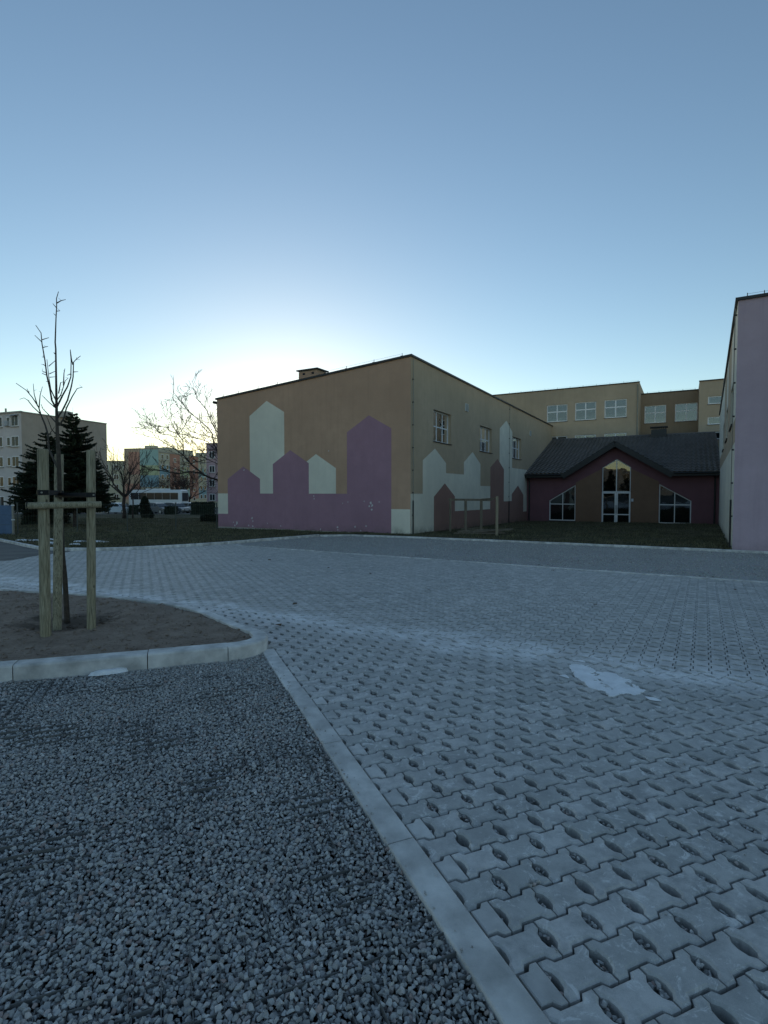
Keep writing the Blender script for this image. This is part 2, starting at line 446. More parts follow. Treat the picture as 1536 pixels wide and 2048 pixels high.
O1 = Vector((.3687, 2.3703))
CE = -.2816 + .011                                    # paving edge against the flat kerb, along U1
island = [(p.x, p.y) for p in curve + back] + [(-12, 9.8), (-12, 3), (-5, 3.6)]
far_poly = [(-12.5, 13.4), (-9.35, 15.75), (-8.46, 15.8), (-7.27, 16.42), (-6.12, 17.58), (-5.1, 18.8), (-4.72, 17.6), (3.62, 11.68), (9.5, 7.6), (8.0, 2.0), (6, 1), (-1, 4), (-12.5, 9.5)]
def inview(x, y, m=.12):
    d = y * math.cos(.0376) + .05
    return d > .7 and abs(x) < .73 * d + 1.4
near = []; VB = []; FB = []; hb = []
def emit(poly, o, th, ch, dz=0.0, tilt=(0, 0)):
    v, f = paver_geo(poly, ch); c_, s_ = math.cos(th), math.sin(th); k = len(VB)
    for x, y, z in v:
        X = o.x + x * c_ - y * s_; Y = o.y + x * s_ + y * c_
        VB.append((X, Y, gz(X, Y) + z + dz + tilt[0] * x + tilt[1] * y))
    for q in f: FB.append(tuple(i + k for i in q))
HOLES = []; VEND = V1.dot(c0 + V1 * 1.05 - O1)
ROT = Matrix.Rotation(-math.atan(S), 3, 'X')
me_full = None
for j in range(-14, 84):
    for i in range(-36, 48):
        off = (j % 2) * .5
        c = O1 + U1 * ((i + off + .5) * PP) + V1 * (j * PR)
        if not inview(c.x, c.y): continue
        db = BAND[0] * c.x + BAND[1] * c.y - BAND[2]
        if db > .12: continue
        ul = (i + off + .5) * PP
        edge = j * PR < VEND
        if edge and ul + PP / 2 < CE + .01: continue
        if bool(inside(island, np.array(c.x + .0), np.array(c.y))): continue
        h = O1 + U1 * ((i + off + 1.0) * PP) + V1 * (j * PR)
        if h.y < 5.0: HOLES.append(h)
        whole = (not edge or ul - PP / 2 > CE - .02) and db < -.12
        dz = random.gauss(0, .0012); th = TH + random.gauss(0, .004)
        if whole and c.y < 4.6:
            near.append((c.y, c, dz, th)); continue
        poly = OUT
        if edge and ul - PP / 2 <= CE - .02: poly = clip(poly, -1, 0, -(CE - ul))
        if db >= -.12:
            nx = BAND[0] * U1.x + BAND[1] * U1.y; ny = BAND[0] * V1.x + BAND[1] * V1.y
            poly = clip(poly, nx, ny, -db - .002)
        if edge and ul - PP / 2 <= CE - .02 and abs(ul - CE) < .03:   # half block closing the row
            w_ = PP / 2 + ul - CE - .004; hb.append((O1 + U1 * CE + V1 * (j * PR), w_)); continue
        if len(poly) > 3:
            emit(poly, c, th if poly is OUT else TH, (.0075 if c.y < 5.2 and poly is OUT else 0), dz)
near.sort(key=lambda q: (abs(q[1].x) > .73 * q[1].y + .05 or q[1].y < 1.38, q[0]))
M_HALF = simple('pale_half_paver', (.52, .505, .485), .8, .2, 9, .003, 200, .3, island=.15)
for o_, w_ in hb:
    y1, y0 = t1_ - g_, t0_ - g_
    pl = [(0, -y0), (.038, -y0), (.055, -y1), (w_, -y1), (w_, y1), (.055, y1), (.038, y0), (0, y0)]
    m = MB(); v, f = paver_geo(pl, .004); m.add(v, f); q = build(m, 'half_paver', M_HALF, paving)
    q.location = (o_.x, o_.y, gz(o_.x, o_.y) + random.gauss(0, .001)); q.rotation_euler = (ROT @ Matrix.Rotation(TH, 3, 'Z')).to_euler()
v, f = paver_geo(OUT, .0075); me_p = bpy.data.meshes.new('paver'); me_p.from_pydata(v, [], f); me_p.materials.append(M_PAVER)
for q, (yy, c, dz, th) in enumerate(near):
    if q < 300:
        o = bpy.data.objects.new('paver', me_p); COL.objects.link(o); o.parent = paving
        o.location = (c.x, c.y, gz(c.x, c.y) + dz)
        o.rotation_euler = (ROT @ Matrix.Rotation(th, 3, 'Z') @ Matrix.Rotation(random.gauss(0, .006), 3, 'X') @ Matrix.Rotation(random.gauss(0, .005), 3, 'Y')).to_euler()
    else: emit(OUT, c, th, .0075, dz, (random.gauss(0, .005), random.gauss(0, .006)))
O2 = Vector((1.0, 8.0)); fp = np.array(far_poly)
ii, jj = np.meshgrid(np.arange(-110, 110), np.arange(-130, 130))
cx = O2.x + U2.x * ((ii + (jj % 2) * .5) * PP) + V2.x * jj * PR
cy = O2.y + U2.y * ((ii + (jj % 2) * .5) * PP) + V2.y * jj * PR
db = BAND[0] * cx + BAND[1] * cy - BAND[2]
ok = inside(far_poly, cx, cy) & (db > -.12) & (np.abs(cx) < .73 * cy + 1.6) & ~inside(island, cx, cy)
LOW = [OUT[k] for k in range(len(OUT))]
for x, y, d_ in zip(cx[ok].tolist(), cy[ok].tolist(), db[ok].tolist()):
    poly = LOW
    if d_ < .12:
        nx = BAND[0] * U2.x + BAND[1] * U2.y; ny = BAND[0] * V2.x + BAND[1] * V2.y
        poly = clip(poly, -nx, -ny, d_ - .002)
        if len(poly) < 4: continue
    emit(poly, Vector((x, y)), T2 + random.gauss(0, .003), 0, random.gauss(0, .0012), (random.gauss(0, .006), random.gauss(0, .006)))
me = bpy.data.meshes.new('paver_field'); me.from_pydata(VB, [], FB); me.update()
tag(link('paver_field', me, M_PAVER, paving, absz=False), kind='stuff')

# ------------------------------------------------------------------ gravel bay in the foreground
gp = [(c0 + V1 * 1.12).to_tuple(), (c0 - V1 * 4.2).to_tuple(), (-.2, -1), (-7, -1), (-5, 3.6), (-1.42, 4.8), (-1.2, 4.95)]
gravel_bay = sheet('gravel_bay', gp, .5, lambda x, y: gz(x, y) - .045, M_BEDDING); tag(gravel_bay, kind='structure')
SV = stone_variants(10, 13, 3)
def gravel_points(poly, sp, jit, dens=1.0, zlo=-.03, zhi=-.012):
    xs = np.array([p[0] for p in poly]); ys = np.array([p[1] for p in poly])
    X, Y = np.meshgrid(np.arange(xs.min(), xs.max(), sp), np.arange(max(.8, ys.min()), ys.max(), sp * .88))
    X = X + (np.arange(X.shape[0]) % 2)[:, None] * sp * .5
    X = X + RNG.normal(0, jit * sp, X.shape); Y = Y + RNG.normal(0, jit * sp, Y.shape)
    k = inside(poly, X, Y) & (np.abs(X) < .73 * Y + 1.3) & (RNG.random(X.shape) < dens)
    X, Y = X[k], Y[k]; Z = -S * Y + RNG.uniform(zlo, zhi, X.shape)
    return np.stack([X, Y, Z], 1)
P = gravel_points(gp, .0158, .27, 1.0, -.024, -.008)
# gentle hollows and heaps, and a band worn lower where the plastic grid shows
def und(x, y): return .007 * noise.noise((x * 1.7, y * 1.7, 0)) + .004 * noise.noise((x * 5, y * 5, 3))
P[:, 2] += np.array([und(x, y) for x, y in P[:, :2]])
sz = np.clip(RNG.normal(.0114, .0026, len(P)), .0065, .018)
tag(scatter('gravel', P, sz, M_GRAV, gravel_bay, SV, RNG), kind='stuff')
P = gravel_points(gp, .019, .3, .9, -.036, -.024)
tag(scatter('gravel', P, np.full(len(P), .0125), M_GRAV, gravel_bay, SV, RNG), kind='stuff')
# plastic cells that surface here and there
m = MB(); G0 = Vector((-3.6, .6)); ga = TH
gu = Vector((math.cos(ga), math.sin(ga))); gv = Vector((-math.sin(ga), math.cos(ga))); cell = .083
for i in range(0, 70):
    for j in range(0, 52):
        p = G0 + gu * (i * cell) + gv * (j * cell - .9)
        if p.y < .8 or p.y > 4.4 or abs(p.x) > .73 * p.y + 1.2: continue
        if not bool(inside(gp, np.array(p.x), np.array(p.y))): continue
        for d, key in ((gu, 0), (gv, 5)):
            q = p + d * cell
            h = -.0135 + .022 * noise.noise((p.x * 2.6 + key, p.y * 2.6, 9)) + .003 * random.random()
            for sft in ((0,) if (i % 6 or key == 0) else (-.006, .006)):
                nrm = Vector((-d.y, d.x)) * sft
                m.beam((p.x + nrm.x, p.y + nrm.y, gz(p.x, p.y) + h - .012), (q.x + nrm.x, q.y + nrm.y, gz(q.x, q.y) + h - .012), .003, .024)
tag(build(m, 'plastic_cell_grid', M_GRID, gravel_bay), kind='stuff')
# stones caught in the paver holes and loose ones on top
pts = []; szs = []
for h in HOLES:
    k = random.choice([7, 9, 10, 12, 14]); deep = random.choice((0, 0, 0, .004, .012, .03))
    for _ in range(k):
        a, b = random.gauss(0, .008), random.uniform(-.038, .038)
        q = h + U1 * a + V1 * b; pts.append((q.x, q.y, gz(q.x, q.y) - random.uniform(.009, .026) - deep)); szs.append(random.uniform(.008, .0125))
for _ in range(46):
    y = random.uniform(1.5, 5); x = random.uniform(-.6, 2.2)
    if U1.dot(Vector((x, y)) - O1) < CE + .04: continue
    pts.append((x, y, gz(x, y) + .004)); szs.append(random.uniform(.004, .009))
for _ in range(60):
    q = c0 - V1 * random.uniform(-.9, 2.6) + U1 * abs(random.gauss(0, .035)); pts.append((q.x, q.y, gz(q.x, q.y) + .009)); szs.append(random.uniform(.003, .008))
for x, y in ((.545, 1.93), (.562, 1.935), (.58, 1.95), (.553, 1.952)):
    pts.append((x, y, gz(x, y) + .006)); szs.append(.011)
tag(scatter('hole_gravel', pts, np.array(szs), M_GRAV, paving, SV, RNG), kind='stuff')

# ------------------------------------------------------------------ far gravel strip, asphalt corner
strip = sheet('gravel_strip', [(-5.12, 18.95), (-4.75, 17.75), (-.9, 14.98), (3.65, 11.8), (9.5, 7.75), (13.5, 13.15), (10.16, 15.5), (5.22, 18.96), (1.12, 21.7), (-1.5, 23.1), (-2.72, 22.75), (-4.08, 20.68)],
              .6, lambda x, y: gz(x, y) - .012 + .012 * noise.noise((x * .8, y * .8, 1)), M_GRAVF); tag(strip, kind='structure')
P = gravel_points([(-4.75, 17.75), (-.9, 14.98), (3.65, 11.8), (9.5, 7.75), (13.5, 13.15), (5.22, 18.96), (1.12, 21.7), (-2.72, 22.75)], .062, .4, 1, -.016, 0)
tag(scatter('gravel', P, RNG.uniform(.012, .024, len(P)), M_GRAV, strip, stone_variants(4, 8, 5), RNG), kind='stuff')
asphalt = sheet('asphalt', [(-9.3, 13.2), (-9.42, 14.6), (-9.2, 15.6), (-9.5, 15.88), (-10.3, 16.15), (-11.13, 16.8), (-14.26, 19.8), (-22, 27), (-30, 20), (-14, 11)], .8, lambda x, y: gz(x, y) + .003, M_ASPH)
tag(asphalt, kind='structure')

# ------------------------------------------------------------------ planting bed
TX, TY = -3.667, 6.11
def soilz(x, y):
    z = .085 + .018 * noise.noise((x * 2, y * 2, 4)) + .012 * noise.noise((x * 7, y * 7, 1)) + .007 * noise.noise((x * 19, y * 19, 2))
    d = math.hypot(x - TX - .05, (y - TY) * .8)
    z += -.05 * math.exp(-(d / .42) ** 2) + .025 * math.exp(-((d - .62) / .2) ** 2)
    return gz(x, y) + z
bedp = [(-5.0, 3.76), (-4.0, 4.08), (-3.03, 4.4), (-2.1, 4.71), (-1.47, 4.94), (-1.33, 5.03), (-1.28, 5.16), (-1.33, 5.38), (-1.66, 5.72), (-2.18, 6.34), (-2.7, 6.82), (-3.22, 7.14), (-4.22, 7.62), (-5.23, 7.94), (-6.5, 8.3), (-7.6, 8.6), (-8.5, 6.5), (-7, 4)]
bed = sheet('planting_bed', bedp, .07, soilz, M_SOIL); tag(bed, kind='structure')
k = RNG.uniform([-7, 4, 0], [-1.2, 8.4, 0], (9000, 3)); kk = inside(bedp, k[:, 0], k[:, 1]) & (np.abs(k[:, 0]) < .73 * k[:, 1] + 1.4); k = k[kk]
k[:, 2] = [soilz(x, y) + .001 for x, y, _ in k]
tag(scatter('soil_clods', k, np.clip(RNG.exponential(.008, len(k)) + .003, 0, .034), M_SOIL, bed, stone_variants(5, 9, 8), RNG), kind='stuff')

# ------------------------------------------------------------------ lawns
def lz(x, y): return gz(x, y) + .05 + .05 * noise.noise((x * .5, y * .5, 7)) + .03 * noise.noise((x * 1.9, y * 1.9, 7)) * (1 if y < 60 else 0)
lawnp = [(-60, 66), (-60, 40), (-22, 27.1), (-14.2, 19.85), (-11.1, 16.88), (-10.28, 16.22), (-9.5, 15.96), (-8.5, 15.96), (-7.33, 16.6), (-6.2, 17.74), (-5.24, 19.05), (-4.18, 20.75), (-2.85, 22.8), (-2.6, 22.95), (-1.5, 23.26), (1.15, 21.84), (1.6, 21.6), (1.3, 23.75), (-8.9, 29.5), (4, 62), (0, 66)]
lawn = sheet('lawn', lawnp, .55, lz, M_LAWN); tag(lawn, kind='structure')
courtp = [(1.6, 21.5), (5.26, 19.08), (10.2, 15.62), (10.6, 15.9), (22.5, 36), (22.2, 35), (10.9, 41.2), (1.3, 23.8)]
court = sheet('courtyard_lawn', [(1.6, 21.55), (5.26, 19.1), (10.2, 15.65), (22.4, 35.6), (10.9, 41.3), (1.3, 23.9)], .5, lz, M_LAWN); tag(court, kind='structure')
car_park = sheet('car_park', [(-90, 66), (10, 66), (10, 96), (-90, 96)], 6, lambda x, y: gz(x, y) + .01, M_ASPH); tag(car_park, kind='structure')
def blades(name, poly, n, hmin, hmax, parent, ymax=48):
    xs = [p[0] for p in poly]; ys = [p[1] for p in poly]
    X = RNG.uniform(min(xs), max(xs), n * 6); Y = min(ys) + (min(max(ys), ymax) - min(ys)) * RNG.random(n * 6) ** 1.6
    k = inside(poly, X, Y) & (np.abs(X) < .74 * Y + 1.5); X, Y = X[k][:n], Y[k][:n]
    cl = np.array([noise.noise((x * .9, y * .9, 2)) for x, y in zip(X, Y)])
    h = RNG.uniform(hmin, hmax, len(X)) * (1 + .9 * np.clip(cl, -.6, 1)); a = RNG.uniform(0, np.pi, len(X)); w = RNG.uniform(.006, .014, len(X))
    Z = np.array([lz(x, y) for x, y in zip(X, Y)])
    lx, ly = RNG.normal(0, .6, len(X)) * h, RNG.normal(0, .6, len(X)) * h
    V = np.stack([np.stack([X - w * np.cos(a), Y - w * np.sin(a), Z - .01], 1), np.stack([X + w * np.cos(a), Y + w * np.sin(a), Z - .01], 1), np.stack([X + lx, Y + ly, Z + h], 1)], 1).reshape(-1, 3)
    return tag(mesh_np(name, V, np.arange(len(V)).reshape(-1, 3), M_GRASS, parent), kind='stuff')
blades('grass', lawnp, 80000, .04, .1, lawn); blades('grass', courtp, 30000, .04, .09, court)
# dead leaves on the lawn edge and the paving
m = MB()
for _ in range(240):
    y = random.uniform(17, 30); x = random.uniform(-.7, -.05) * y
    if not bool(inside(lawnp, np.array(x), np.array(y))): continue
    s_ = random.uniform(.03, .07); a = random.uniform(0, 6.3); z = lz(x, y) + .05
    m.add([(x + s_ * math.cos(a + k * 1.57), y + s_ * .7 * math.sin(a + k * 1.57), z + random.uniform(0, .03)) for k in range(4)], [(0, 1, 2, 3)])
for px, py in ((-1.0, 7.2), (.9, 8.4), (5.5, 8.6), (2.6, 7.9), (-3, 12.5), (-5, 14), (-.5, 11), (3.8, 10.8), (1.6, 9.4), (6.0, 9.9)):
    for _ in range(2):
        x, y = px + random.gauss(0, .3), py + random.gauss(0, .5); s_ = random.uniform(.03, .05); a = random.uniform(0, 6.3)
        m.add([(x + s_ * math.cos(a + k * 1.57), y + s_ * .6 * math.sin(a + k * 1.57), gz(x, y) + .008 + random.uniform(0, .025)) for k in range(4)], [(0, 1, 2, 3)])
tag(build(m, 'dead_leaves', M_LEAF), 'small brown dead leaves strewn over lawn and paving', 'leaves', kind='stuff')

# ------------------------------------------------------------------ leftover snow and ice
def blob(name, pts, zf, th, label, cat='snow', group=None, rag=.12, sub=5):
    P = catmull(pts + [pts[0]], sub)[:-1]; cx_ = sum(p.x for p in P) / len(P); cy_ = sum(p.y for p in P) / len(P)
    rim = []
    for p in P:
        d = Vector((p.x - cx_, p.y - cy_)); q = Vector((cx_, cy_)) + d * (1 + rag * (noise.noise((p.x * 7, p.y * 7, 5)) * 2 + noise.noise((p.x * 31, p.y * 31, 2)) * 1.1)); rim.append(q)
    m = MB(); n = len(rim)
    v = [(q.x, q.y, zf(q.x, q.y) + .001) for q in rim] + [(cx_ + (q.x - cx_) * .86, cy_ + (q.y - cy_) * .86, zf(q.x, q.y) + th) for q in rim] + [(cx_ + (q.x - cx_) * .4, cy_ + (q.y - cy_) * .4, zf(q.x, q.y) + th * 1.3) for q in rim] + [(cx_, cy_, zf(cx_, cy_) + th * 1.3)]
    f = [(i, (i + 1) % n, n + (i + 1) % n, n + i) for i in range(n)] + [(n + i, n + (i + 1) % n, 2 * n + (i + 1) % n, 2 * n + i) for i in range(n)] + [(2 * n + i, 2 * n + (i + 1) % n, 3 * n) for i in range(n)]
    m.add(v, f); return tag(build(m, name, M_ICE, smooth=True), label, cat, group)
pz = lambda x, y: gz(x, y) + .004
ice_poly = [(1.628, 4.632), (1.752, 4.646), (1.812, 4.465), (1.929, 4.373), (1.974, 4.176), (1.982, 3.975), (1.857, 3.902), (1.767, 3.933), (1.669, 3.861), (1.658, 3.986), (1.588, 4.051), (1.587, 4.224), (1.571, 4.373)]
def crust(name, poly, cs, thr, label, cat):
    """a broken crust: small cells kept where the noise lets them, so the rim is ragged and there are holes"""
    xs = [p[0] for p in poly]; ys = [p[1] for p in poly]; m = MB(); idx = {}
    gx = np.arange(min(xs) - .03, max(xs) + .03, cs); gy = np.arange(min(ys) - .03, max(ys) + .03, cs)
    def vert(a, b):
        if (a, b) not in idx:
            x = gx[0] + a * cs + .45 * cs * noise.noise((a * .9, b * .9, 1)); y = gy[0] + b * cs + .45 * cs * noise.noise((a * .9, b * .9, 8))
            idx[(a, b)] = len(m.v); m.v.append((x, y, gz(x, y) + .0045 + .002 * noise.noise((x * 40, y * 40, 3))))
        return idx[(a, b)]
    for a in range(len(gx)):
        for b in range(len(gy)):
            x, y = gx[a], gy[b]
            dx = .03 * noise.noise((x * 14, y * 14, 2)) + .015 * noise.noise((x * 45, y * 45, 4))
            if not bool(inside(poly, np.array(x + dx), np.array(y + 1.5 * dx))): continue
            if noise.noise((x * 9, y * 9, 6)) + .6 * noise.noise((x * 33, y * 33, 7)) > thr: continue
            m.f.append((vert(a, b), vert(a + 1, b), vert(a + 1, b + 1), vert(a, b + 1)))
    o = build(m, name, M_ICE); md = o.modifiers.new('thickness', 'SOLIDIFY'); md.thickness = .004; md.offset = -1
    return tag(o, label, cat, kind=None)
crust('ice_patch', ice_poly, .009, .48, 'thin white patch of old ice on the grey pavers', 'ice')
for pts_, lab in (([(1.924, 3.871), (1.982, 3.841), (1.995, 3.782), (1.926, 3.801)], 'ice scrap off the near right end of the white ice patch'), ([(1.446, 4.347), (1.513, 4.373), (1.503, 4.272)], 'ice scrap left of the white ice patch'), ([(1.729, 4.765), (1.797, 4.765), (1.796, 4.705)], 'ice scrap at the far tip of the white ice patch')):
    blob('ice_scrap', pts_, pz, .004, lab, 'ice', 'scraps of ice round the ice patch', .12, 6)
blob('snow_remnant', [(-2.50, 4.40), (-2.36, 4.47), (-2.24, 4.55), (-2.18, 4.56), (-2.2, 4.49), (-2.32, 4.40), (-2.44, 4.36)], lambda x, y: gz(x, y) - .012, .028, 'strip of old snow on the gravel against the kerb', 'snow', rag=.28)
for k, (x, y, w, h) in enumerate([(-12.9, 19.3, .5, .16), (-12.3, 19.6, .3, .1), (-11.9, 18.6, .28, .1), (-11.35, 18.1, .42, .13), (-11.0, 17.35, .22, .09), (-10.75, 18.9, .3, .16), (-10.2, 18.95, .62, .2), (-9.85, 17.0, .26, .1)]):
    blob('snow_remnant', [(x + .75 * w * math.cos(a), y + h * math.sin(a)) for a in (0, .9, 1.9, 2.8, 3.8, 4.7, 5.5)], lambda x, y: lz(x, y) + .01, .035, ('leftmost snow scrap on the lawn, nearest the blue panel fence', 'small snow scrap farthest back on the lawn', 'second small snow scrap from the blue panel fence, nearer the kerb', 'snow strip just left of the leftmost stake', 'small snow scrap beside the kerb, left of the leftmost stake', 'snow scrap seen between leftmost and middle stake', 'longest snow strip, seen just right of the trunk', 'small snow scrap by the kerb right behind the trunk')[k], 'snow', 'snow scraps on the lawn', .3)
# ------------------------------------------------------------------ building materials
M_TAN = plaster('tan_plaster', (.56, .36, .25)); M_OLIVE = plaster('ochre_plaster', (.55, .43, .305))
M_CREAM = plaster('cream_paint', (.86, .8, .67), .4, .85); M_MAUVE = plaster('mauve_paint', (.42, .245, .305), .35, .5)
M_BRICKRED = plaster('brick_red_paint', (.36, .215, .18), .4, .8); M_LILAC = plaster('lilac_plaster', (.55, .42, .48), .6, .4)
M_MAROON = plaster('maroon_plaster', (.23, .115, .132), .3, .5); M_BROWN = plaster('brown_plaster', (.27, .168, .115), .2)
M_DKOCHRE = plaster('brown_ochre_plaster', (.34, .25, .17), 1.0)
M_PALE = plaster('pale_grey_plaster', (.66, .6, .58), .3); M_PALE2 = plaster('beige_gable_plaster', (.5, .42, .35), .5)
M_COPING = simple('black_sheet_metal', (.02, .021, .023), .5, .1, 5, spec=.5)
M_WFRAME = simple('white_window_frame', (.84, .84, .84), .45, .05, 6, spec=.4)
M_PIPE = simple('grey_conduit', (.28, .27, .23), .6, .1, 5)
M_ROOFT = simple('dark_roof_tile', (.105, .097, .095), .36, .2, 1.2, .002, 60, .5, island=.25)
M_ROOM = simple('dark_room', (.035, .035, .04), .9, .2, 2)
M_CURT = simple('net_curtain', (.42, .44, .46), .9, .15, 6)
M_PAPER = simple('white_paper', (.75, .76, .78), .9, .05, 6)
M_CONC = simple('plain_concrete', (.4, .37, .33), .9, .2, 2.5, .006, 90)
def mat_glass():
    t = NT('window_glass'); t.n.remove(t.b)
    tr = t.add('ShaderNodeBsdfTransparent'); tr.inputs[0].default_value = (.55, .6, .62, 1)
    gl = t.add('ShaderNodeBsdfGlossy'); gl.inputs['Roughness'].default_value = .015; gl.inputs['Color'].default_value = (.95, .97, 1, 1)
    fr = t.add('ShaderNodeFresnel'); fr.inputs[0].default_value = 1.55
    nz = t.bump(t.noise(t.pos(), .9, 2), .012, .5); t.lk(nz, gl.inputs['Normal'])
    f = t.math('ADD', t.math('MULTIPLY', fr.outputs[0], 1.2), .05, clamp=True)
    mx = t.add('ShaderNodeMixShader'); t.lk(f, mx.inputs[0]); t.lk(tr.outputs[0], mx.inputs[1]); t.lk(gl.outputs[0], mx.inputs[2])
    t.lk(mx.outputs[0], t.out.inputs[0]); return t.m
M_GLASS = mat_glass()

# ------------------------------------------------------------------ wall and window builders. Mp(u, d, z): along the wall, depth inwards, height
def wall(parent, name, outer, holes, Mp, mat, th=.22):
    loops = [[Vector((u, z, 0)) for u, z in outer]] + [[Vector((u, z, 0)) for u, z in h] for h in holes]
    flat = [p for l in loops for p in l]
    m = MB(); m.add([Mp(p.x, 0, p.y) for p in flat], [tuple(t) for t in geometry.tessellate_polygon(loops)])
    for h in holes: m.extr([Mp(u, 0, z) for u, z in h], [Mp(u, th, z) for u, z in h], caps=False)
    return build(m, name, mat, parent)
def slab(parent, name, poly, Mp, mat, out=.003, deep=.0):
    m = MB(); m.extr([Mp(u, -out, z) for u, z in poly], [Mp(u, deep, z) for u, z in poly]); return build(m, name, mat, parent)
def rect(u0, u1, z0, z1): return [(u0, z0), (u1, z0), (u1, z1), (u0, z1)]
def window(parent, poly, Mp, mulls=(), trans=(), fw=.065, bar=.055, d0=.12, name='window', curtain=None, sill=True, room=.9, cells=None):
    """frame, bars, panes; mulls: upright bars at u, trans: cross bars at z"""
    m = MB(); inn = inset(poly, fw); n = len(poly)
    a = [Mp(u, d0, z) for u, z in poly]; b = [Mp(u, d0, z) for u, z in inn]; a2 = [Mp(u, d0 + .06, z) for u, z in poly]; b2 = [Mp(u, d0 + .06, z) for u, z in inn]
    m.add(a + b + a2 + b2, [(i, (i + 1) % n, n + (i + 1) % n, n + i) for i in range(n)] + [(n + i, n + (i + 1) % n, 3 * n + (i + 1) % n, 3 * n + i) for i in range(n)])
    regs = [inn]
    def zr(u):
        zs = []
        for i in range(n):
            (x0, y0), (x1, y1) = inn[i], inn[(i + 1) % n]
            if (x0 - u) * (x1 - u) < 0: zs.append(y0 + (y1 - y0) * (u - x0) / (x1 - x0))
        return min(zs), max(zs)
    def ur(z):
        us = []
        for i in range(n):
            (x0, y0), (x1, y1) = inn[i], inn[(i + 1) % n]
            if (y0 - z) * (y1 - z) < 0: us.append(x0 + (x1 - x0) * (z - y0) / (y1 - y0))
        return min(us), max(us)
    for u in mulls:
        z0, z1 = zr(u); h = bar / 2
        m.extr([Mp(q, d0 + .004, z) for q, z in rect(u - h, u + h, z0, z1)], [Mp(q, d0 + .05, z) for q, z in rect(u - h, u + h, z0, z1)])
        regs = [c for r in regs for c in (clip(r, 1, 0, u - h), clip(r, -1, 0, -u - h)) if len(c) > 2]
    for z in trans:
        u0, u1 = ur(z); h = bar / 2
        m.extr([Mp(u, d0 + .007, q) for u, q in rect(u0, u1, z - h, z + h)], [Mp(u, d0 + .047, q) for u, q in rect(u0, u1, z - h, z + h)])
        regs = [c for r in regs for c in (clip(r, 0, 1, z - h), clip(r, 0, -1, -z - h)) if len(c) > 2]
    w = build(m, name, M_WFRAME, parent)
    def sub(mb, nm, mat): o = mb.build(nm, mat, w, absz=False); return o
    for r in regs:
        m = MB(); r2 = inset(r, -.006) if len(r) > 2 else r
        m.extr([Mp(u, d0 + .025, z) for u, z in r2], [Mp(u, d0 + .033, z) for u, z in r2]); sub(m, 'pane', M_GLASS)
    m = MB(); u0 = min(p[0] for p in poly); u1 = max(p[0] for p in poly); z0 = min(p[1] for p in poly); z1 = max(p[1] for p in poly)
    m.extr([Mp(u, d0 + .062, z) for u, z in rect(u0 - .01, u1 + .01, z0 - .01, z1 + .01)], [Mp(u, d0 + room, z) for u, z in rect(u0 - .3, u1 + .3, z0 - .3, z1 + .2)], caps=False)
    m.add([Mp(u, d0 + room, z) for u, z in rect(u0 - .3, u1 + .3, z0 - .3, z1 + .2)], [(0, 1, 2, 3)]); sub(m, 'room', M_ROOM)
    if sill:
        m = MB(); zz = z0; m.extr([Mp(u, -.05, z) for u, z in rect(u0 - .05, u1 + .05, zz - .035, zz - .002)], [Mp(u, d0, z) for u, z in rect(u0 - .05, u1 + .05, zz - .035, zz - .002)]); sub(m, 'sill', M_COPING)
    if curtain: curtain(w, sub, Mp, u0 + fw, u1 - fw, z0 + fw, z1 - fw, d0)
    return w
def paper_cut(w, sub, Mp, u0, u1, z0, z1, d0):
    """winter paper cut-outs standing on the sill behind the panes, blind at the top"""
    m = MB(); k = int((u1 - u0) / .11); h0 = z0
    pts = [(u0, z0)]
    for i in range(k + 1):
        u = u0 + (u1 - u0) * i / k; h = .28 + .22 * random.random() + (.16 if random.random() < .2 else 0)
        pts += [(u, z0 + h * .55), (u + .03, z0 + h), (u + .05, z0 + h * .6)]
    pts = [(min(u, u1), z) for u, z in pts] + [(u1, z0)]
    for (a, b), (c, d) in zip(pts[1:-2], pts[2:-1]):
        if c > a + .004: m.add([Mp(a, d0 + .07, z0), Mp(c, d0 + .07, z0), Mp(c, d0 + .07, d), Mp(a, d0 + .07, b)], [(0, 1, 2, 3)])
    for _ in range(5):
        u, z, r = random.uniform(u0 + .2, u1 - .2), random.uniform(z0 + .6, z1 - .35), random.uniform(.05, .1)
        m.add([Mp(u + r * (1 if q % 2 else .45) * math.cos(q * .628), d0 + .07, z + r * (1 if q % 2 else .45) * math.sin(q * .628)) for q in range(10)], [tuple(range(10))])
    tag(sub(m, 'paper_decoration', M_PAPER), kind='stuff')
    m = MB(); n = 40; zt = z1; zb = z1 - (z1 - z0) * random.uniform(.22, .34)
    v = [Mp(u0 + (u1 - u0) * i / n, d0 + .13 + .015 * math.sin(i * 1.7), z) for i in range(n + 1) for z in (zb, zt)]
    m.add(v, [(2 * i, 2 * i + 2, 2 * i + 3, 2 * i + 1) for i in range(n)]); sub(m, 'curtain', M_CURT)
def net(w, sub, Mp, u0, u1, z0, z1, d0):
    m = MB(); n = 48
    v = [Mp(u0 + (u1 - u0) * i / n, d0 + .14 + .02 * math.sin(i * 1.3), z) for i in range(n + 1) for z in (z0, z1)]
    m.add(v, [(2 * i, 2 * i + 2, 2 * i + 3, 2 * i + 1) for i in range(n)]); sub(m, 'curtain', M_CURT)
def gables(u0, u1, zb, ze, za, ua=None):
    ua = (u0 + u1) / 2 if ua is None else ua
    return [(u0, zb), (u1, zb), (u1, ze), (ua, za), (u0, ze)]
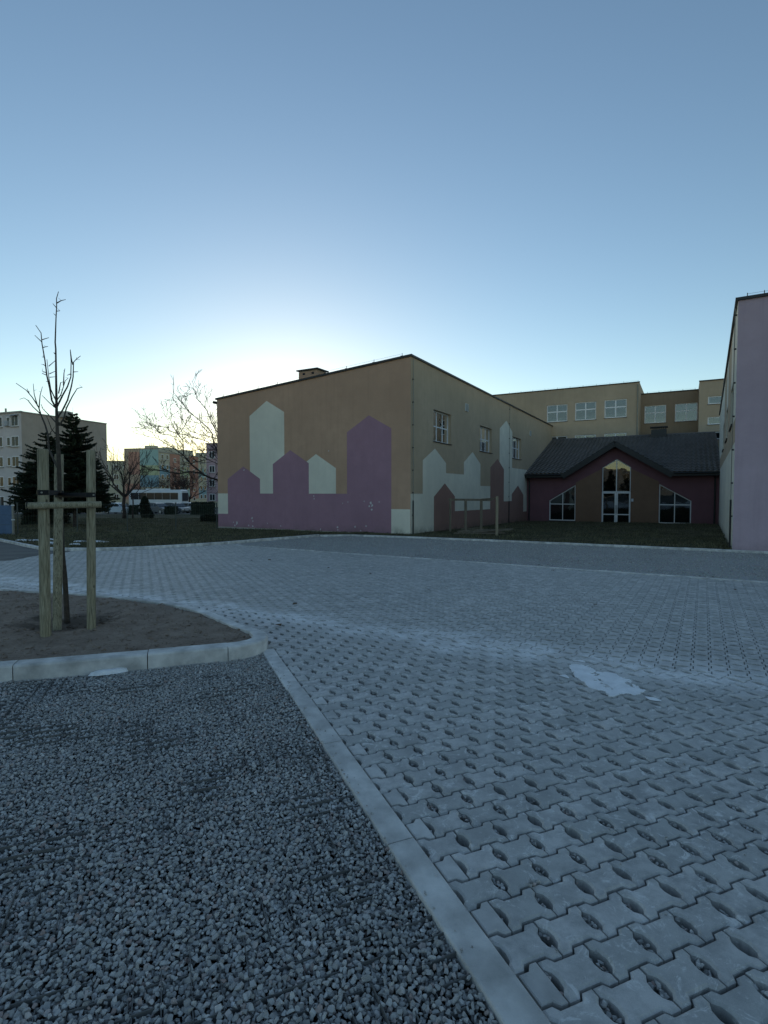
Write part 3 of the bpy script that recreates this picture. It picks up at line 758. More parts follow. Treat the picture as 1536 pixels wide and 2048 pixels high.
def conduit(parent, Mp, u, z0, z1, zdark, out=.05):
    m = MB(); m.tube([Mp(u, -out, z0), Mp(u, -out, z1)], .013, 6)
    c = build(m, 'lightning_conductor', M_PIPE, parent); z = z0 + .9
    while z < z1:
        m = MB(); q = Mp(u, -out, z); w_ = Mp(u, 0, z); m.beam(q, w_, .03, .045); m.tube([Mp(u - .03, -out, z), Mp(u + .03, -out, z)], .018, 6)
        m.build('clamp', M_COPING, c, absz=False); z += 1.0
    if zdark:
        m = MB(); m.tube([Mp(u, -out, z0 - .05), Mp(u, -out, zdark)], .028, 8); m.build('guard_tube', M_COPING, c, absz=False)
def roof_rods(parent, pts, h=.15):
    m = MB(); m.tube([(x, y, z + h * .8) for x, y, z in pts], .004, 4); w = build(m, 'roof_wire', M_PIPE, parent)
    for x, y, z in pts:
        m = MB(); m.tube([(x, y, z - .02), (x, y, z + h)], .012, 5); m.box(x - .06, x + .06, y - .06, y + .06, z - .02, z + .03); m.build('wire_holder', M_COPING, w, absz=False)

AM = math.atan2(.8715, .4903)                         # school axis: local x runs back along the hall's window side
C0 = (1.175, 23.56)
def loc2w(x, y): return (C0[0] + .4903 * x - .8715 * y, C0[1] + .8715 * x + .4903 * y)

# ------------------------------------------------------------------ sports hall with the painted houses
hall = thing('sports_hall', *C0, AM, 'large flat-roofed hall with painted house silhouettes in cream, mauve and brick red', 'building', local=False)
ML = lambda u, d, z: (d, u, z)                        # tan gable wall (local x = 0), u along local y
MR = lambda u, d, z: (u, d, z)                        # ochre window wall (local y = 0)
LW, LX = 11.85, 29.2; ZT, ZL = 7.40, 6.50
wall(hall, 'tan_wall', [(0, -1.0), (LW, -1.0), (LW, ZL), (0, ZT)], [], ML, M_TAN)
WH = [rect(2.45, 4.66, 3.88, 5.40), rect(9.12, 11.36, 3.86, 5.36), rect(15.98, 18.3, 3.82, 5.33)]
wall(hall, 'window_wall', rect(0, LX, -1.3, ZT), WH, MR, M_OLIVE)
m = MB(); m.add([(0, LW, -1.3), (LX, LW, -1.3), (LX, LW, ZL), (0, LW, ZL)], [(3, 2, 1, 0)])
m.add([(LX, 0, -1.3), (LX, LW, -1.3), (LX, LW, ZL), (LX, 0, ZT)], [(0, 1, 2, 3)]); build(m, 'rear_wall', M_TAN, hall)
m = MB(); m.add([(-.05, -.05, ZT + .02), (LX, -.05, ZT + .02), (LX, LW + .05, ZL + .02), (-.05, LW + .05, ZL + .02)], [(0, 1, 2, 3)]); roof = build(m, 'roof', M_COPING, hall)
m = MB(); sl = (ZL - ZT) / LW
m.extr([(-.07, -.07, ZT - .03), (-.07, -.07, ZT + .06), (.05, -.07, ZT + .06), (.05, -.07, ZT - .03)], [(-.07, LW + .07, ZL - .03), (-.07, LW + .07, ZL + .06), (.05, LW + .07, ZL + .06), (.05, LW + .07, ZL - .03)])
m.box(.0505, LX, -.07, .05, ZT - .03, ZT + .055); m.build('coping', M_COPING, roof, absz=False)
m = MB(); m.tube([(-.1, LW + .16, ZL - .16), (LX, LW + .16, ZL - .16)], .075, 8); m.build('gutter', M_COPING, roof, absz=False)
m = MB(); m.box(-.012, .02, -.2 + .2, LW, -.75, -.47); build(m, 'plinth', M_CONC, hall)
# chimney
m = MB(); m.box(.45, 1.25, 5.42, 6.55, 6.7, 7.46); ch = build(m, 'chimney', M_TAN, hall)
m = MB(); m.box(.36, 1.34, 5.32, 6.64, 7.51, 7.57); m.build('cap', M_COPING, ch, absz=False)
for y in (5.65, 6.2):
    m = MB(); m.box(.44, .55, y - .05, y + .09, 7.3, 7.4); m.build('vent_slot', M_ROOM, ch, absz=False)
m = MB(); m.box(.47, 1.23, 5.44, 6.53, 7.46, 7.51); m.build('collar', M_CONC, ch, absz=False)
# the painted houses on the gable wall
Z0 = 1.35
PS = 'painted_house'
slab(hall, PS, rect(11.1, 11.84, .24, Z0), ML, M_CREAM, .003)
slab(hall, PS, [(7.14, Z0), (9.47, Z0), (9.47, 5.42), (8.29, 6.12), (7.14, 5.47)], ML, M_CREAM, .003)
slab(hall, PS, [(3.99, Z0), (5.74, Z0), (5.74, 2.93), (5.16, 3.28), (3.99, 2.57)], ML, M_CREAM, .003)
slab(hall, PS, rect(.012, .97, -.46, .66), ML, M_CREAM, .003)
slab(hall, 'painted_band', [(.97, -.46), (11.85, -.46), (11.85, .235), (11.1, .235), (11.1, Z0 - .002), (.97, Z0 - .002)], ML, M_MAUVE, .004)
slab(hall, PS, [(8.78, Z0), (11.1, Z0), (11.1, 2.13), (9.95, 2.79), (8.78, 2.12)], ML, M_MAUVE, .006)
slab(hall, PS, [(5.6, Z0), (7.9, Z0), (7.9, 2.86), (6.75, 3.53), (5.6, 2.85)], ML, M_MAUVE, .006)
slab(hall, PS, [(.97, Z0), (3.35, Z0), (3.35, 4.24), (2.14, 4.95), (.97, 4.29)], ML, M_MAUVE, .006)
# ... and on the window wall
slab(hall, 'painted_band', [(.012, -.46), (2.52, -.46), (2.52, 1.2), (3.86, 1.87), (5.22, 1.2), (5.22, .42), (11.12, .36), (11.12, 1.79), (9.25, 1.79), (9.25, 3.08), (7.89, 3.71), (6.54, 3.06), (6.54, 2.385), (4.01, 2.385), (4.01, 2.89), (2.63, 3.53), (1.26, 2.9), (1.26, Z0), (.012, Z0)], MR, M_CREAM, .003)
slab(hall, PS, [(13.0, .80), (15.9, .80), (15.9, 5.62), (14.45, 6.24), (13.0, 5.58)], MR, M_CREAM, .003)
slab(hall, 'painted_band', [(15.9, 1.28), (17.47, 1.91), (18.98, 1.22), (18.98, -.05), (20.0, -.05), (20.0, 3.12), (15.9, 3.12)], MR, M_CREAM, .003)
slab(hall, 'painted_band', [(2.52, -1.2), (20.0, -1.2), (20.0, -.055), (18.98, -.055), (18.98, 1.215), (17.47, 1.905), (15.9, 1.275), (15.9, .795), (13.98, .795), (13.98, 2.94), (12.57, 3.57), (11.125, 2.96), (11.125, .355), (5.225, .415), (5.225, 1.195), (3.86, 1.865), (2.52, 1.195)], MR, M_BRICKRED, .006)
# rubbed spots on the paint
m = MB()
for u, z, r in [(2.05, .92, .07), (1.98, .80, .06), (2.12, .78, .05), (2.0, .62, .05), (2.4, 1.0, .03), (1.6, .98, .03), (5.3, 1.24, .04), (5.28, 1.1, .035), (9.35, .05, .05), (9.3, -.1, .04), (10.45, -.25, .08), (10.7, -.2, .04), (10.6, -.38, .05), (9.6, -.35, .05), (9.3, -.38, .05), (7.4, -.3, .04), (8.3, -.2, .03), (4.9, -.38, .04), (3.9, -.25, .05), (3.88, -.38, .04), (2.9, -.2, .04), (2.3, -.15, .04), (2.6, -.38, .03), (3.3, .95, .03), (3.6, .9, .025), (4.4, 3.4, .035), (9.9, 2.6, .05)]:
    k = 9; a0 = random.random() * 6
    m.add([ML(u + r * random.uniform(.5, 1.2) * math.cos(a0 + q * .698), -.009, z + r * random.uniform(.5, 1.5) * math.sin(a0 + q * .698)) for q in range(k)], [tuple(range(k))])
tag(build(m, 'scuff_marks', simple('bare_render', (.62, .6, .6), .95, .2, 20), hall), kind='stuff')
for k, h in enumerate(WH):
    u0, u1 = h[0][0], h[1][0]; window(hall, h, MR, (u0 + (u1 - u0) / 3, u0 + (u1 - u0) * 2 / 3), ((h[0][1] + h[2][1]) / 2,), d0=.16, room=.7)
for u, z in ((6.87, 6.08), (20.9, 6.0)):
    m = MB(); m.extr([MR(a, -.05, b) for a, b in rect(u - .21, u + .21, z - .2, z + .2)], [MR(a, .01, b) for a, b in rect(u - .21, u + .21, z - .2, z + .2)]); vt = build(m, 'wall_vent', simple('pale_vent', (.6, .62, .62), .6, .05), hall)
    for q in range(6):
        m = MB(); zz = z - .15 + q * .06; m.extr([MR(a, -.062, b) for a, b in rect(u - .17, u + .17, zz - .015, zz + .015)], [MR(a, -.052, b) for a, b in rect(u - .17, u + .17, zz - .01, zz + .02)]); m.build('slat', M_PIPE, vt, absz=False)
conduit(hall, MR, .17, -.5, 7.35, 1.05); conduit(hall, MR, 15.1, -.8, 7.35, .8)
roof_rods(hall, [(.05, y, ZT + sl * y + .06) for y in (.45, 1.9, 3.4, 4.6, 7.6, 8.9, 10.3, 11.4)])

# ------------------------------------------------------------------ entrance pavilion between the wings
ex, ey = loc2w(20, 0)
pav = thing('entrance_pavilion', ex, ey, AM, 'low maroon entrance building with dark tiled roof and pointed glass door bay', 'building', local=False)
ME = lambda w, d, z: (d, -w, z)                       # local x = 0 is the front, w runs right
WP = 12.62
winL = [(1.70, -.70), (3.58, -.70), (3.58, 1.97), (1.70, .80)]
winR = [(9.05, -.72), (10.98, -.72), (10.98, .84), (9.05, 1.99)]
dorP = [(5.38, -.88), (7.28, -.88), (7.28, 3.19), (6.34, 3.79), (5.38, 3.19)]
wall(pav, 'front_wall', [(.02, -1.4), (WP, -1.4), (WP, 2.66), (9.75, 2.66), (6.27, 4.72), (2.85, 2.66), (.02, 2.66)], [winL, winR, dorP], ME, M_MAROON)
slab(pav, 'brown_panel', [(3.60, -1.3), (5.37, -1.3), (5.37, 3.10), (3.60, 2.13)], ME, M_BROWN, .004)
slab(pav, 'brown_panel', [(7.29, -1.3), (9.03, -1.3), (9.03, 2.15), (7.29, 3.07)], ME, M_BROWN, .004)
window(pav, winL, ME, (2.66,), (.53,), d0=.1, room=2.2); window(pav, winR, ME, (10.0,), (.56,), d0=.1, room=2.2)
window(pav, [(5.40, 1.44), (7.26, 1.44), (7.26, 3.18), (6.34, 3.77), (5.40, 3.18)], ME, (6.34,), (), d0=.09, sill=False, room=2.4, name='gable_window', fw=.05, bar=.06)
for w0, w1 in ((5.385, 6.335), (6.345, 7.275)):
    dr = window(pav, rect(w0, w1, -.87, 1.425), ME, (), (-.17,), fw=.1, bar=.07, d0=.07, sill=False, room=2.2, name='door')
    hw = 6.335 - .05 if w0 < 6 else 6.345 + .05
    m = MB(); m.tube([ME(hw, .02, -.1), ME(hw, .02, .5)], .014, 6); m.beam(ME(hw, .02, -.05), ME(hw, .075, -.05), .02, .02); m.beam(ME(hw, .02, .45), ME(hw, .075, .45), .02, .02); m.build('handle', M_COPING, dr, absz=False)
m = MB(); m.box(-.13, 0, -7.46, -7.33, .76, .96); build(m, 'wall_lamp', M_PAPER, pav)
m = MB(); m.box(-1.3, -.005, -7.9, -4.8, -1.3, -.9); build(m, 'door_step', M_CONC, pav)
for y0_, y1_ in ((-12.5, -7.905), (-4.795, -.05)):
    m = MB(); m.box(-.35, -.005, y0_, y1_, -1.3, -1.0); build(m, 'plinth_paving', M_CONC, pav)
# roof: wavy tiles laid in courses up the slope
X0, X1, RZ0, RZ1 = -.62, 8.62, 2.74, 6.06
def tiles(pt, nu, nv, amp, hstep):
    """pt(a, b) -> base point and normal; waves along a, steps along b"""
    V = []; F = []; pu = 8
    for j in range(nv):
        for e in (0, 1):
            for i in range(nu * pu + 1):
                p, nn = pt(i / (nu * pu), (j + e) / nv)
                V.append(tuple(p + nn * (amp * (.5 + .5 * math.cos(2 * math.pi * i / pu)) + (hstep if e == 0 else 0) + .01)))
    n = nu * pu + 1
    for j in range(nv):
        o = j * 2 * n
        for i in range(n - 1):
            F.append((o + i, o + i + 1, o + n + i + 1, o + n + i))
            if j: F.append((o - n + i, o - n + i + 1, o + i + 1, o + i))
    return V, F
nrm = Vector((-(RZ1 - RZ0), 0, X1 - X0)).normalized()
V, F = tiles(lambda a, b: (Vector((X0 + (X1 - X0) * b, -a * (WP + .04) - .02 + .02, RZ0 + (RZ1 - RZ0) * b)), nrm), 42, 27, .055, .05)
gable_z = lambda w: 4.93 - abs(w - 6.27) * (4.93 - RZ0 + .06) / 3.55
F = [q for q in F if sum(V[i][2] for i in q) / 4 > gable_z(-sum(V[i][1] for i in q) / 4) - .02 or abs(-sum(V[i][1] for i in q) / 4 - 6.27) > 3.5]
m = MB(); m.add(V, F); rf = build(m, 'roof', M_ROOFT, pav, smooth=False); tag(rf, kind='stuff')
m = MB(); m.tube([(X1 + .02, -.03, RZ1 + .07), (X1 + .02, -WP, RZ1 + .07)], .1, 8); m.build('ridge_tiles', M_ROOFT, rf, absz=False)
GA, GP, GB = 2.75, 6.27, 9.85; GZ = 4.93; xr = X0 + (GZ - RZ0) / (RZ1 - RZ0) * (X1 - X0)
for sgn, we in ((1, GA), (-1, GB)):
    def pt(a, b, we=we):
        e = Vector((X0 - .05, -we, RZ0 - .06)); k = Vector((X0 - .05, -GP, GZ)); xb = Vector((xr, -GP, GZ)); xe = Vector((X0 + .1, -we, RZ0 - .06))
        lo = e.lerp(xe, a); hi = k.lerp(xb, a); nn = Vector((0, (1 if we == GA else -1) * (GZ - RZ0), abs(GP - we))).normalized()
        return lo.lerp(hi, b), nn
    V, F = tiles(pt, 20, 12, .055, .05); m = MB(); m.add(V, F); g = m.build('gable_tiles', M_ROOFT, rf, absz=False)
    m = MB(); m.beam((X0 - .07, -we + (.25 if we == GA else -.25) * 0, RZ0 - .2), (X0 - .07, -GP, GZ - .12), .06, .36, up=(0, 0, 1)); m.build('bargeboard', M_COPING, rf, absz=False)
    m = MB(); e0 = (X0 - .04, -we, RZ0 - .33); k0 = (X0 - .04, -GP, GZ - .27); m.add([e0, k0, (.02, -GP, GZ - .27), (.02, -we, RZ0 - .33)], [(0, 1, 2, 3)]); m.build('soffit', M_COPING, rf, absz=False)
m = MB(); m.box(X0 - .04, X0 + .03, -GA - .02, -.02, RZ0 - .23, RZ0 + .02); m.box(X0 - .04, X0 + .03, -WP, -GB + .02, RZ0 - .23, RZ0 + .02)
m.box(X0 + .031, .0, -GA - .02, -.02, RZ0 - .22, RZ0 - .16); m.box(X0 + .031, .0, -WP, -GB + .02, RZ0 - .22, RZ0 - .16); m.build('fascia', M_COPING, rf, absz=False)
for a, b in ((-GA + .1, -.0), (-WP, -GB - .1)):
    m = MB(); m.tube([(X0 - .1, a, RZ0 - .04), (X0 - .1, b, RZ0 - .04)], .065, 8); m.build('gutter', M_COPING, rf, absz=False)
for w in (.22, 12.3):
    m = MB(); m.tube([ME(w, -.5, 2.62), ME(w, -.45, 2.5), ME(w, -.12, 2.3), ME(w, -.1, 2.1), ME(w, -.1, -.95), ME(w, -.3, -1.1)], .055, 8); build(m, 'downpipe', M_COPING, pav)
m = MB(); m.box(8.0, 8.9, -9.2, -8.1, 5.9, 6.55); vb = build(m, 'roof_vent', M_COPING, pav)
m = MB()
for k in range(7): m.box(8.0, 8.6, -9.15 + k * .15, -9.1 + k * .15, 6.55, 6.72)
m.box(7.9, 8.9, -9.3, -8.0, 6.72, 6.78); m.build('vent_cap', M_COPING, vb, absz=False)

# ------------------------------------------------------------------ three-storey school behind
sx_, sy_ = loc2w(28.75, 0)
scl = thing('school_block', sx_, sy_, AM, 'three-storey ochre school block with white windows behind the entrance roof', 'building', local=False)
def block(name, w0, w1, x, ztop, mat, wins, left=None):
    MS = lambda w, d, z: (x + d, -w, z)
    wall(scl, name, rect(w0, w1, -1.6, ztop), wins, MS, mat)
    m = MB(); m.add([(x, -w0, -1.6), (x + 12, -w0, -1.6), (x + 12, -w0, ztop), (x, -w0, ztop)], [(3, 2, 1, 0)]); m.add([(x, -w1, -1.6), (x + 12, -w1, -1.6), (x + 12, -w1, ztop), (x, -w1, ztop)], [(0, 1, 2, 3)])
    m.add([(x, -w0, ztop), (x, -w1, ztop), (x + 12, -w1, ztop), (x + 12, -w0, ztop)], [(0, 1, 2, 3)]); build(m, 'side_wall', mat, scl)
    m = MB(); m.box(x - .06, x + .1, -w1 - .03, -w0 + .03, ztop - .02, ztop + .06); build(m, 'coping', M_COPING, scl); return MS
b1 = [rect(-.49, 1.31, 7.77, 9.32), rect(1.97, 3.73, 7.77, 9.37), rect(4.40, 6.17, 7.81, 9.38)]
b1l = [rect(-.45, 1.32, 4.95, 6.48), rect(1.97, 3.74, 4.95, 6.49), rect(4.42, 6.18, 4.95, 6.51)]
MS = block('front_wall', -9, 7.12, 0, 10.66, M_OLIVE, b1 + b1l)
for h in b1: window(scl, h, MS, ((h[0][0] + h[1][0]) / 2,), (h[0][1] + (h[2][1] - h[0][1]) * .58,), fw=.08, bar=.1, d0=.08, curtain=paper_cut)
for h in b1l: window(scl, h, MS, ((h[0][0] + h[1][0]) / 2,), (h[0][1] + (h[2][1] - h[0][1]) * .58,), fw=.08, bar=.1, d0=.08, curtain=net)
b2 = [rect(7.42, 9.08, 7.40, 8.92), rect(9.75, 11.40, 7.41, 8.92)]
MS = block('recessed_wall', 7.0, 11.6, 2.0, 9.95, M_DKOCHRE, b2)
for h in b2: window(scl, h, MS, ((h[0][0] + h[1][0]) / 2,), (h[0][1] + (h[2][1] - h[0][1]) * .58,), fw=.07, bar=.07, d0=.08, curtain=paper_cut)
b3 = [rect(12.07, 13.6, 8.4, 9.04), rect(12.07, 13.6, 6.79, 7.42), rect(12.07, 13.6, 5.6, 6.22)]
MS = block('stair_wall', 11.46, 22, 0, 10.28, M_OLIVE, b3)
for h in b3: window(scl, h, MS, (), (), fw=.09, d0=.08, curtain=net)
m = MB(); m.tube([(-.06, -7.0, -1), (-.06, -7.0, 10.5)], .05, 8); build(m, 'downpipe', M_PIPE, scl)
m = MB(); m.tube([(3, -1.0, 10.6), (3, -1.0, 11.0)], .16, 10); m.tube([(3, -1.0, 11.0), (3, -1.0, 11.06), (3, -1.0, 11.2)], [.26, .26, .02], 10); build(m, 'roof_cowl', M_PIPE, scl)
roof_rods(scl, [(.1, 4 - k * 1.1, 10.7) for k in range(11)], .16); roof_rods(scl, [(2.1, -7.6 - k * .9, 10.0) for k in range(5)], .14)

# ------------------------------------------------------------------ lilac wing on the right
AR = R_(90 - 31.28)
wing = thing('lilac_wing', 10.246, 15.615, AR, 'tall lilac plastered wing cut off by the right edge of the picture', 'building', local=False)
WF = lambda w, d, z: (d, -w, z); WL = lambda u, d, z: (u, -d, z)
wall(wing, 'lilac_wall', rect(0, 9, -.8, 6.98), [], WF, M_LILAC)
WW = [rect(2.2, 4.4, 3.65, 5.05), rect(7.6, 9.8, 3.65, 5.0), rect(13.2, 15.4, 3.6, 4.95)]
wall(wing, 'window_wall', rect(0, 27, -1.4, 6.98), WW, WL, M_CREAM)
slab(wing, 'painted_panel', rect(.005, 27, 2.9, 3.6), WL, M_OLIVE, .003); slab(wing, 'painted_panel', [(4.45, 3.6), (7.55, 3.6), (7.55, 6.95), (4.45, 6.95)], WL, M_OLIVE, .003)
slab(wing, 'painted_panel', [(9.85, 3.6), (13.15, 3.6), (13.15, 6.95), (9.85, 6.95)], WL, M_OLIVE, .003)
for h in WW: window(wing, h, WL, (h[0][0] + .73, h[0][0] + 1.47), ((h[0][1] + h[2][1]) / 2,), d0=.16, room=.7)
m = MB(); m.add([(0, 0, 7.0), (27, 0, 7.0), (27, -9, 7.0), (0, -9, 7.0)], [(0, 3, 2, 1)]); m.add([(27, 0, -1.4), (27, 0, 7), (27, -9, 7), (27, -9, -1.4)], [(0, 1, 2, 3)]); m.add([(0, -9, -.8), (27, -9, -1.4), (27, -9, 7), (0, -9, 7)], [(0, 1, 2, 3)]); wr = build(m, 'roof', M_COPING, wing)
m = MB(); m.box(-.06, .08, -9, .07, 6.96, 7.04); m.box(.081, 27, -.08, .07, 6.96, 7.04); m.build('coping', M_COPING, wr, absz=False)
conduit(wing, WL, .55, -.2, 6.9, 1.2)
roof_rods(wing, [(.1, y, 7.03) for y in (-.22, -.62, -1.6, -2.6)], .14)
m = MB(); m.box(-.02, .02, -9, 0, -.45, -.30); build(m, 'plinth', M_CONC, wing)
# ------------------------------------------------------------------ timber, bark, leaf materials
def mat_stake():
    t = NT('pressure_treated_pine'); P = t.pos()
    g = t.noise(t.scale(P, 9, 9, .7), 6, 6, .65, .4)
    c = t.mix(t.ramp(g, [(.3, 0), (.7, 1)]), (.23, .205, .135), (.46, .415, .30))
    c = t.mix(t.ramp(t.noise(t.scale(P, 40, 40, 1.5), 4, 4, .6), [(.5, 0), (.62, .8)]), c, (.12, .105, .06))
    c = t.mix(t.ramp(t.voro(t.scale(P, 1, 1, .6), 9), [(.06, .9), (.14, 0)]), c, (.05, .042, .03))
    c = t.mix(t.ramp(t.noise(t.scale(P, 60, 60, .8), 2, 3, .6), [(.62, 0), (.66, .85)]), c, (.045, .038, .025))
    return t.fin(c, .85, t.bump(g, .004, .7), .2)
M_STAKE = mat_stake()
M_BARK = simple('young_bark', (.075, .062, .05), .85, .3, 25, .003, 120)
M_BARK2 = simple('grey_brown_bark', (.055, .042, .036), .9, .3, 8)
M_RUBBER = simple('black_strap', (.012, .012, .013), .6, .1, 10)
M_NEEDLE = simple('dark_spruce_needles', (.028, .042, .024), .8, .35, 1.2, island=.55)
M_NEEDLE2 = simple('brownish_spruce_tips', (.06, .052, .026), .8, .3, 1.2, island=.5)
M_HEDGE = simple('dark_evergreen_leaves', (.022, .032, .02), .8, .35, 3, island=.5)
M_TWIG = simple('reddish_twigs', (.07, .045, .04), .9, .3, 5)
M_WOODOLD = simple('grey_old_wood', (.2, .165, .125), .9, .3, 3, .004, 60, stretch=(3, 3, .5))

# ------------------------------------------------------------------ the young staked tree
TR = [[0.0, -.08], [0.0, 0.0], [-0.013, 0.459], [-0.035, 0.732], [-0.042, 1.089], [-0.051, 1.422], [-0.053, 1.737], [-0.055, 1.908], [-0.062, 2.079], [-0.066, 2.368], [-0.063, 2.702], [-0.059, 3.084], [-0.064, 3.152], [-0.049, 3.415], [-0.038, 3.555], [-0.038, 3.644], [-0.013, 3.722]]
TRr = [.038, .03, .026, .025, .024, .023, .022, .021, .018, .0145, .0105, .0078, .0072, .0055, .0048, .0042, .003]
BR = [[[-0.058, 1.713], [-0.106, 1.814], [-0.164, 1.947], [-0.171, 2.114], [-0.197, 2.214], [-0.244, 2.335], [-0.27, 2.424], [-0.339, 2.534], [-0.404, 2.612], [-0.519, 2.694]], [[-0.281, 2.435], [-0.316, 2.568], [-0.325, 2.689]], [[-0.265, 2.413], [-0.25, 2.557], [-0.22, 2.656]], [[-0.244, 2.341], [-0.331, 2.424], [-0.39, 2.501], [-0.434, 2.529], [-0.485, 2.512]], [[-0.372, 2.579], [-0.398, 2.634]], [[-0.074, 2.247], [-0.155, 2.335], [-0.22, 2.402], [-0.241, 2.457]], [[-0.07, 2.411], [-0.118, 2.501], [-0.137, 2.634], [-0.167, 2.777], [-0.185, 2.953], [-0.214, 3.139], [-0.222, 3.26], [-0.281, 3.347]], [[-0.219, 3.161], [-0.294, 3.233]], [[-0.213, 3.183], [-0.134, 3.207]], [[-0.204, 3.096], [-0.148, 3.109]], [[-0.19, 2.986], [-0.217, 2.991]], [[-0.181, 2.887], [-0.208, 2.909]], [[-0.172, 2.81], [-0.221, 2.832]], [[-0.178, 2.788], [-0.222, 2.805]], [[-0.146, 2.711], [-0.179, 2.716]], [[-0.067, 2.49], [-0.126, 2.623], [-0.145, 2.755], [-0.154, 2.865], [-0.162, 2.964]], [[-0.142, 2.887], [-0.063, 2.953]], [[-0.139, 2.799], [-0.066, 2.832]], [[-0.134, 2.761], [-0.078, 2.766]], [[-0.055, 2.308], [0.002, 2.391], [0.06, 2.501], [0.108, 2.656], [0.131, 2.766], [0.139, 2.931], [0.17, 2.964], [0.221, 3.002]], [[0.13, 2.904], [0.12, 2.953], [0.106, 3.074]], [[0.14, 2.821], [0.19, 2.824]], [[-0.066, 2.418], [0.006, 2.557], [0.064, 2.656], [0.105, 2.766], [0.112, 2.942], [0.104, 3.068]], [[0.106, 2.799], [0.061, 2.783]], [[-0.066, 2.496], [-0.016, 2.557], [0.019, 2.656], [0.041, 2.722], [0.077, 2.755]], [[0.019, 2.667], [0.028, 2.81], [0.04, 2.86]], [[-0.038, 2.579], [-0.013, 2.7], [0.02, 2.711]], [[-0.041, 2.214], [0.011, 2.291], [0.047, 2.413], [0.117, 2.546], [0.174, 2.634], [0.236, 2.65]], [[-0.073, 2.411], [-0.152, 2.479], [-0.228, 2.557]], [[-0.044, 3.544], [-0.081, 3.588]], [[-0.037, 3.593], [0.013, 3.62], [0.066, 3.633]], [[-0.039, 3.503], [-0.0, 3.507]], [[-0.051, 3.457], [-0.067, 3.468]], [[-0.172, 2.092], [-0.091, 2.203]], [[-0.044, 2.08], [-0.126, 2.169], [-0.157, 2.258], [-0.188, 2.335]], [[-0.072, 3.024], [-0.083, 3.041]], [[-0.064, 1.925], [-0.007, 1.969], [0.016, 2.036]]]
tree = thing('young_tree', TX, TY, 0, 'slender bare young tree tied between wooden stakes in the soil bed', 'tree', z=-.027)
def lean(x, y, z):
    """the whole sapling leans a little towards the viewer"""
    dy = -.15 * min(z, 1.9) - .05 * max(0, z - 1.9); k = (TY + dy + y) / TY
    return ((TX + x) * k - TX, y + dy, 1.457 + (z - 1.457) * k)
m = MB(); m.tube([lean(x, .02 * math.sin(z * 2.1), z) for x, z in TR], TRr, 8); build(m, 'trunk', M_BARK, tree, smooth=True)
yoff = {}
for q, b in enumerate(BR):
    L = len(b); big = L > 5; r0 = .013 if q == 0 else (.0105 if big else (.007 if L > 2 else .0048))
    # a branch starts at the depth of the wood it leaves, then leans towards or away from the viewer
    best = (9, 0.0)
    for (k, (pts_, dep)) in yoff.items():
        for (x, z), dd in zip(pts_, dep):
            e = math.hypot(x - b[0][0], z - b[0][1])
            if e < best[0]: best = (e, dd)
    y0 = best[1] if best[0] < .07 else .02 * math.sin(b[0][1] * 2.1); sl_ = random.uniform(-.9, .9) if L > 2 else random.uniform(-1, 1)
    pts3 = []; acc = 0
    for k, (x, z) in enumerate(b):
        if k: acc += math.hypot(x - b[k - 1][0], z - b[k - 1][1])
        pts3.append((x, y0 + sl_ * acc * .55, z))
    yoff[q] = (b, [p[1] for p in pts3])
    pts3 = [lean(*p_) for p_ in pts3]
    m = MB(); m.tube(pts3, [max(.0026, r0 * (1 - .72 * k / (L - 1))) for k in range(L)], 5)
    for k in range(1, L):                             # buds and short spurs
        if random.random() < .7:
            a = Vector(pts3[k - 1]).lerp(Vector(pts3[k]), random.random()); d = Vector((random.gauss(0, 1), random.gauss(0, 1), random.uniform(.2, 1))).normalized() * random.uniform(.012, .045)
            m.tube([a, a + d], [.002, .0012], 4)
    build(m, 'branch', M_BARK, tree)
def stake(bx, by, tx, ty, tz, r, lab):
    zb = soilz(bx, by); o = thing('tree_stake', bx, by, 0, lab, 'stake', 'stakes round the young tree', z=zb - .03)
    m = MB(); n = 14; rings = []
    for k in range(n):
        t = k / (n - 1); z = -.25 + (tz - zb + .03 + .25) * t
        rings.append(((tx - bx) * max(0, t - .1) / .9, (ty - by) * max(0, t - .1) / .9, z))
    rr = [r * (1 + .03 * noise.noise((bx * 9, k * .6, 1))) for k in range(n)]
    rings.append((rings[-1][0], rings[-1][1], rings[-1][2] + .008)); rr.append(r * .9)
    m.tube(rings, rr, 14); build(m, 'pole', M_STAKE, o, smooth=False); return o
stA = stake(-3.38, 5.27, -3.368, 5.275, 1.844, .049, 'nearest and leftmost wooden stake, the crossbar nailed to its front')
stB = stake(-3.52, 5.68, -3.648, 6.0, 1.845, .045, 'middle stake just left of the leaning trunk')
stC = stake(-3.09, 5.57, -3.054, 5.57, 1.857, .043, 'rightmost wooden stake with dark knots beside the trunk')
cb = thing('stake_crossbar', -3.41, 5.16, 0, 'half-round timber crossbar nailed across the two front stakes', 'crossbar', z=1.24)
m = MB(); m.tube([(-.045, -.03, .056), (.50, .32, .062)], .033, 14); build(m, 'half_round_log', M_STAKE, cb)
m = MB(); m.tube([(-.022, -.035, .02), (-.022, -.052, .057), (-.022, -.04, .095)], .006, 5); build(m, 'nail_strap', M_RUBBER, cb)
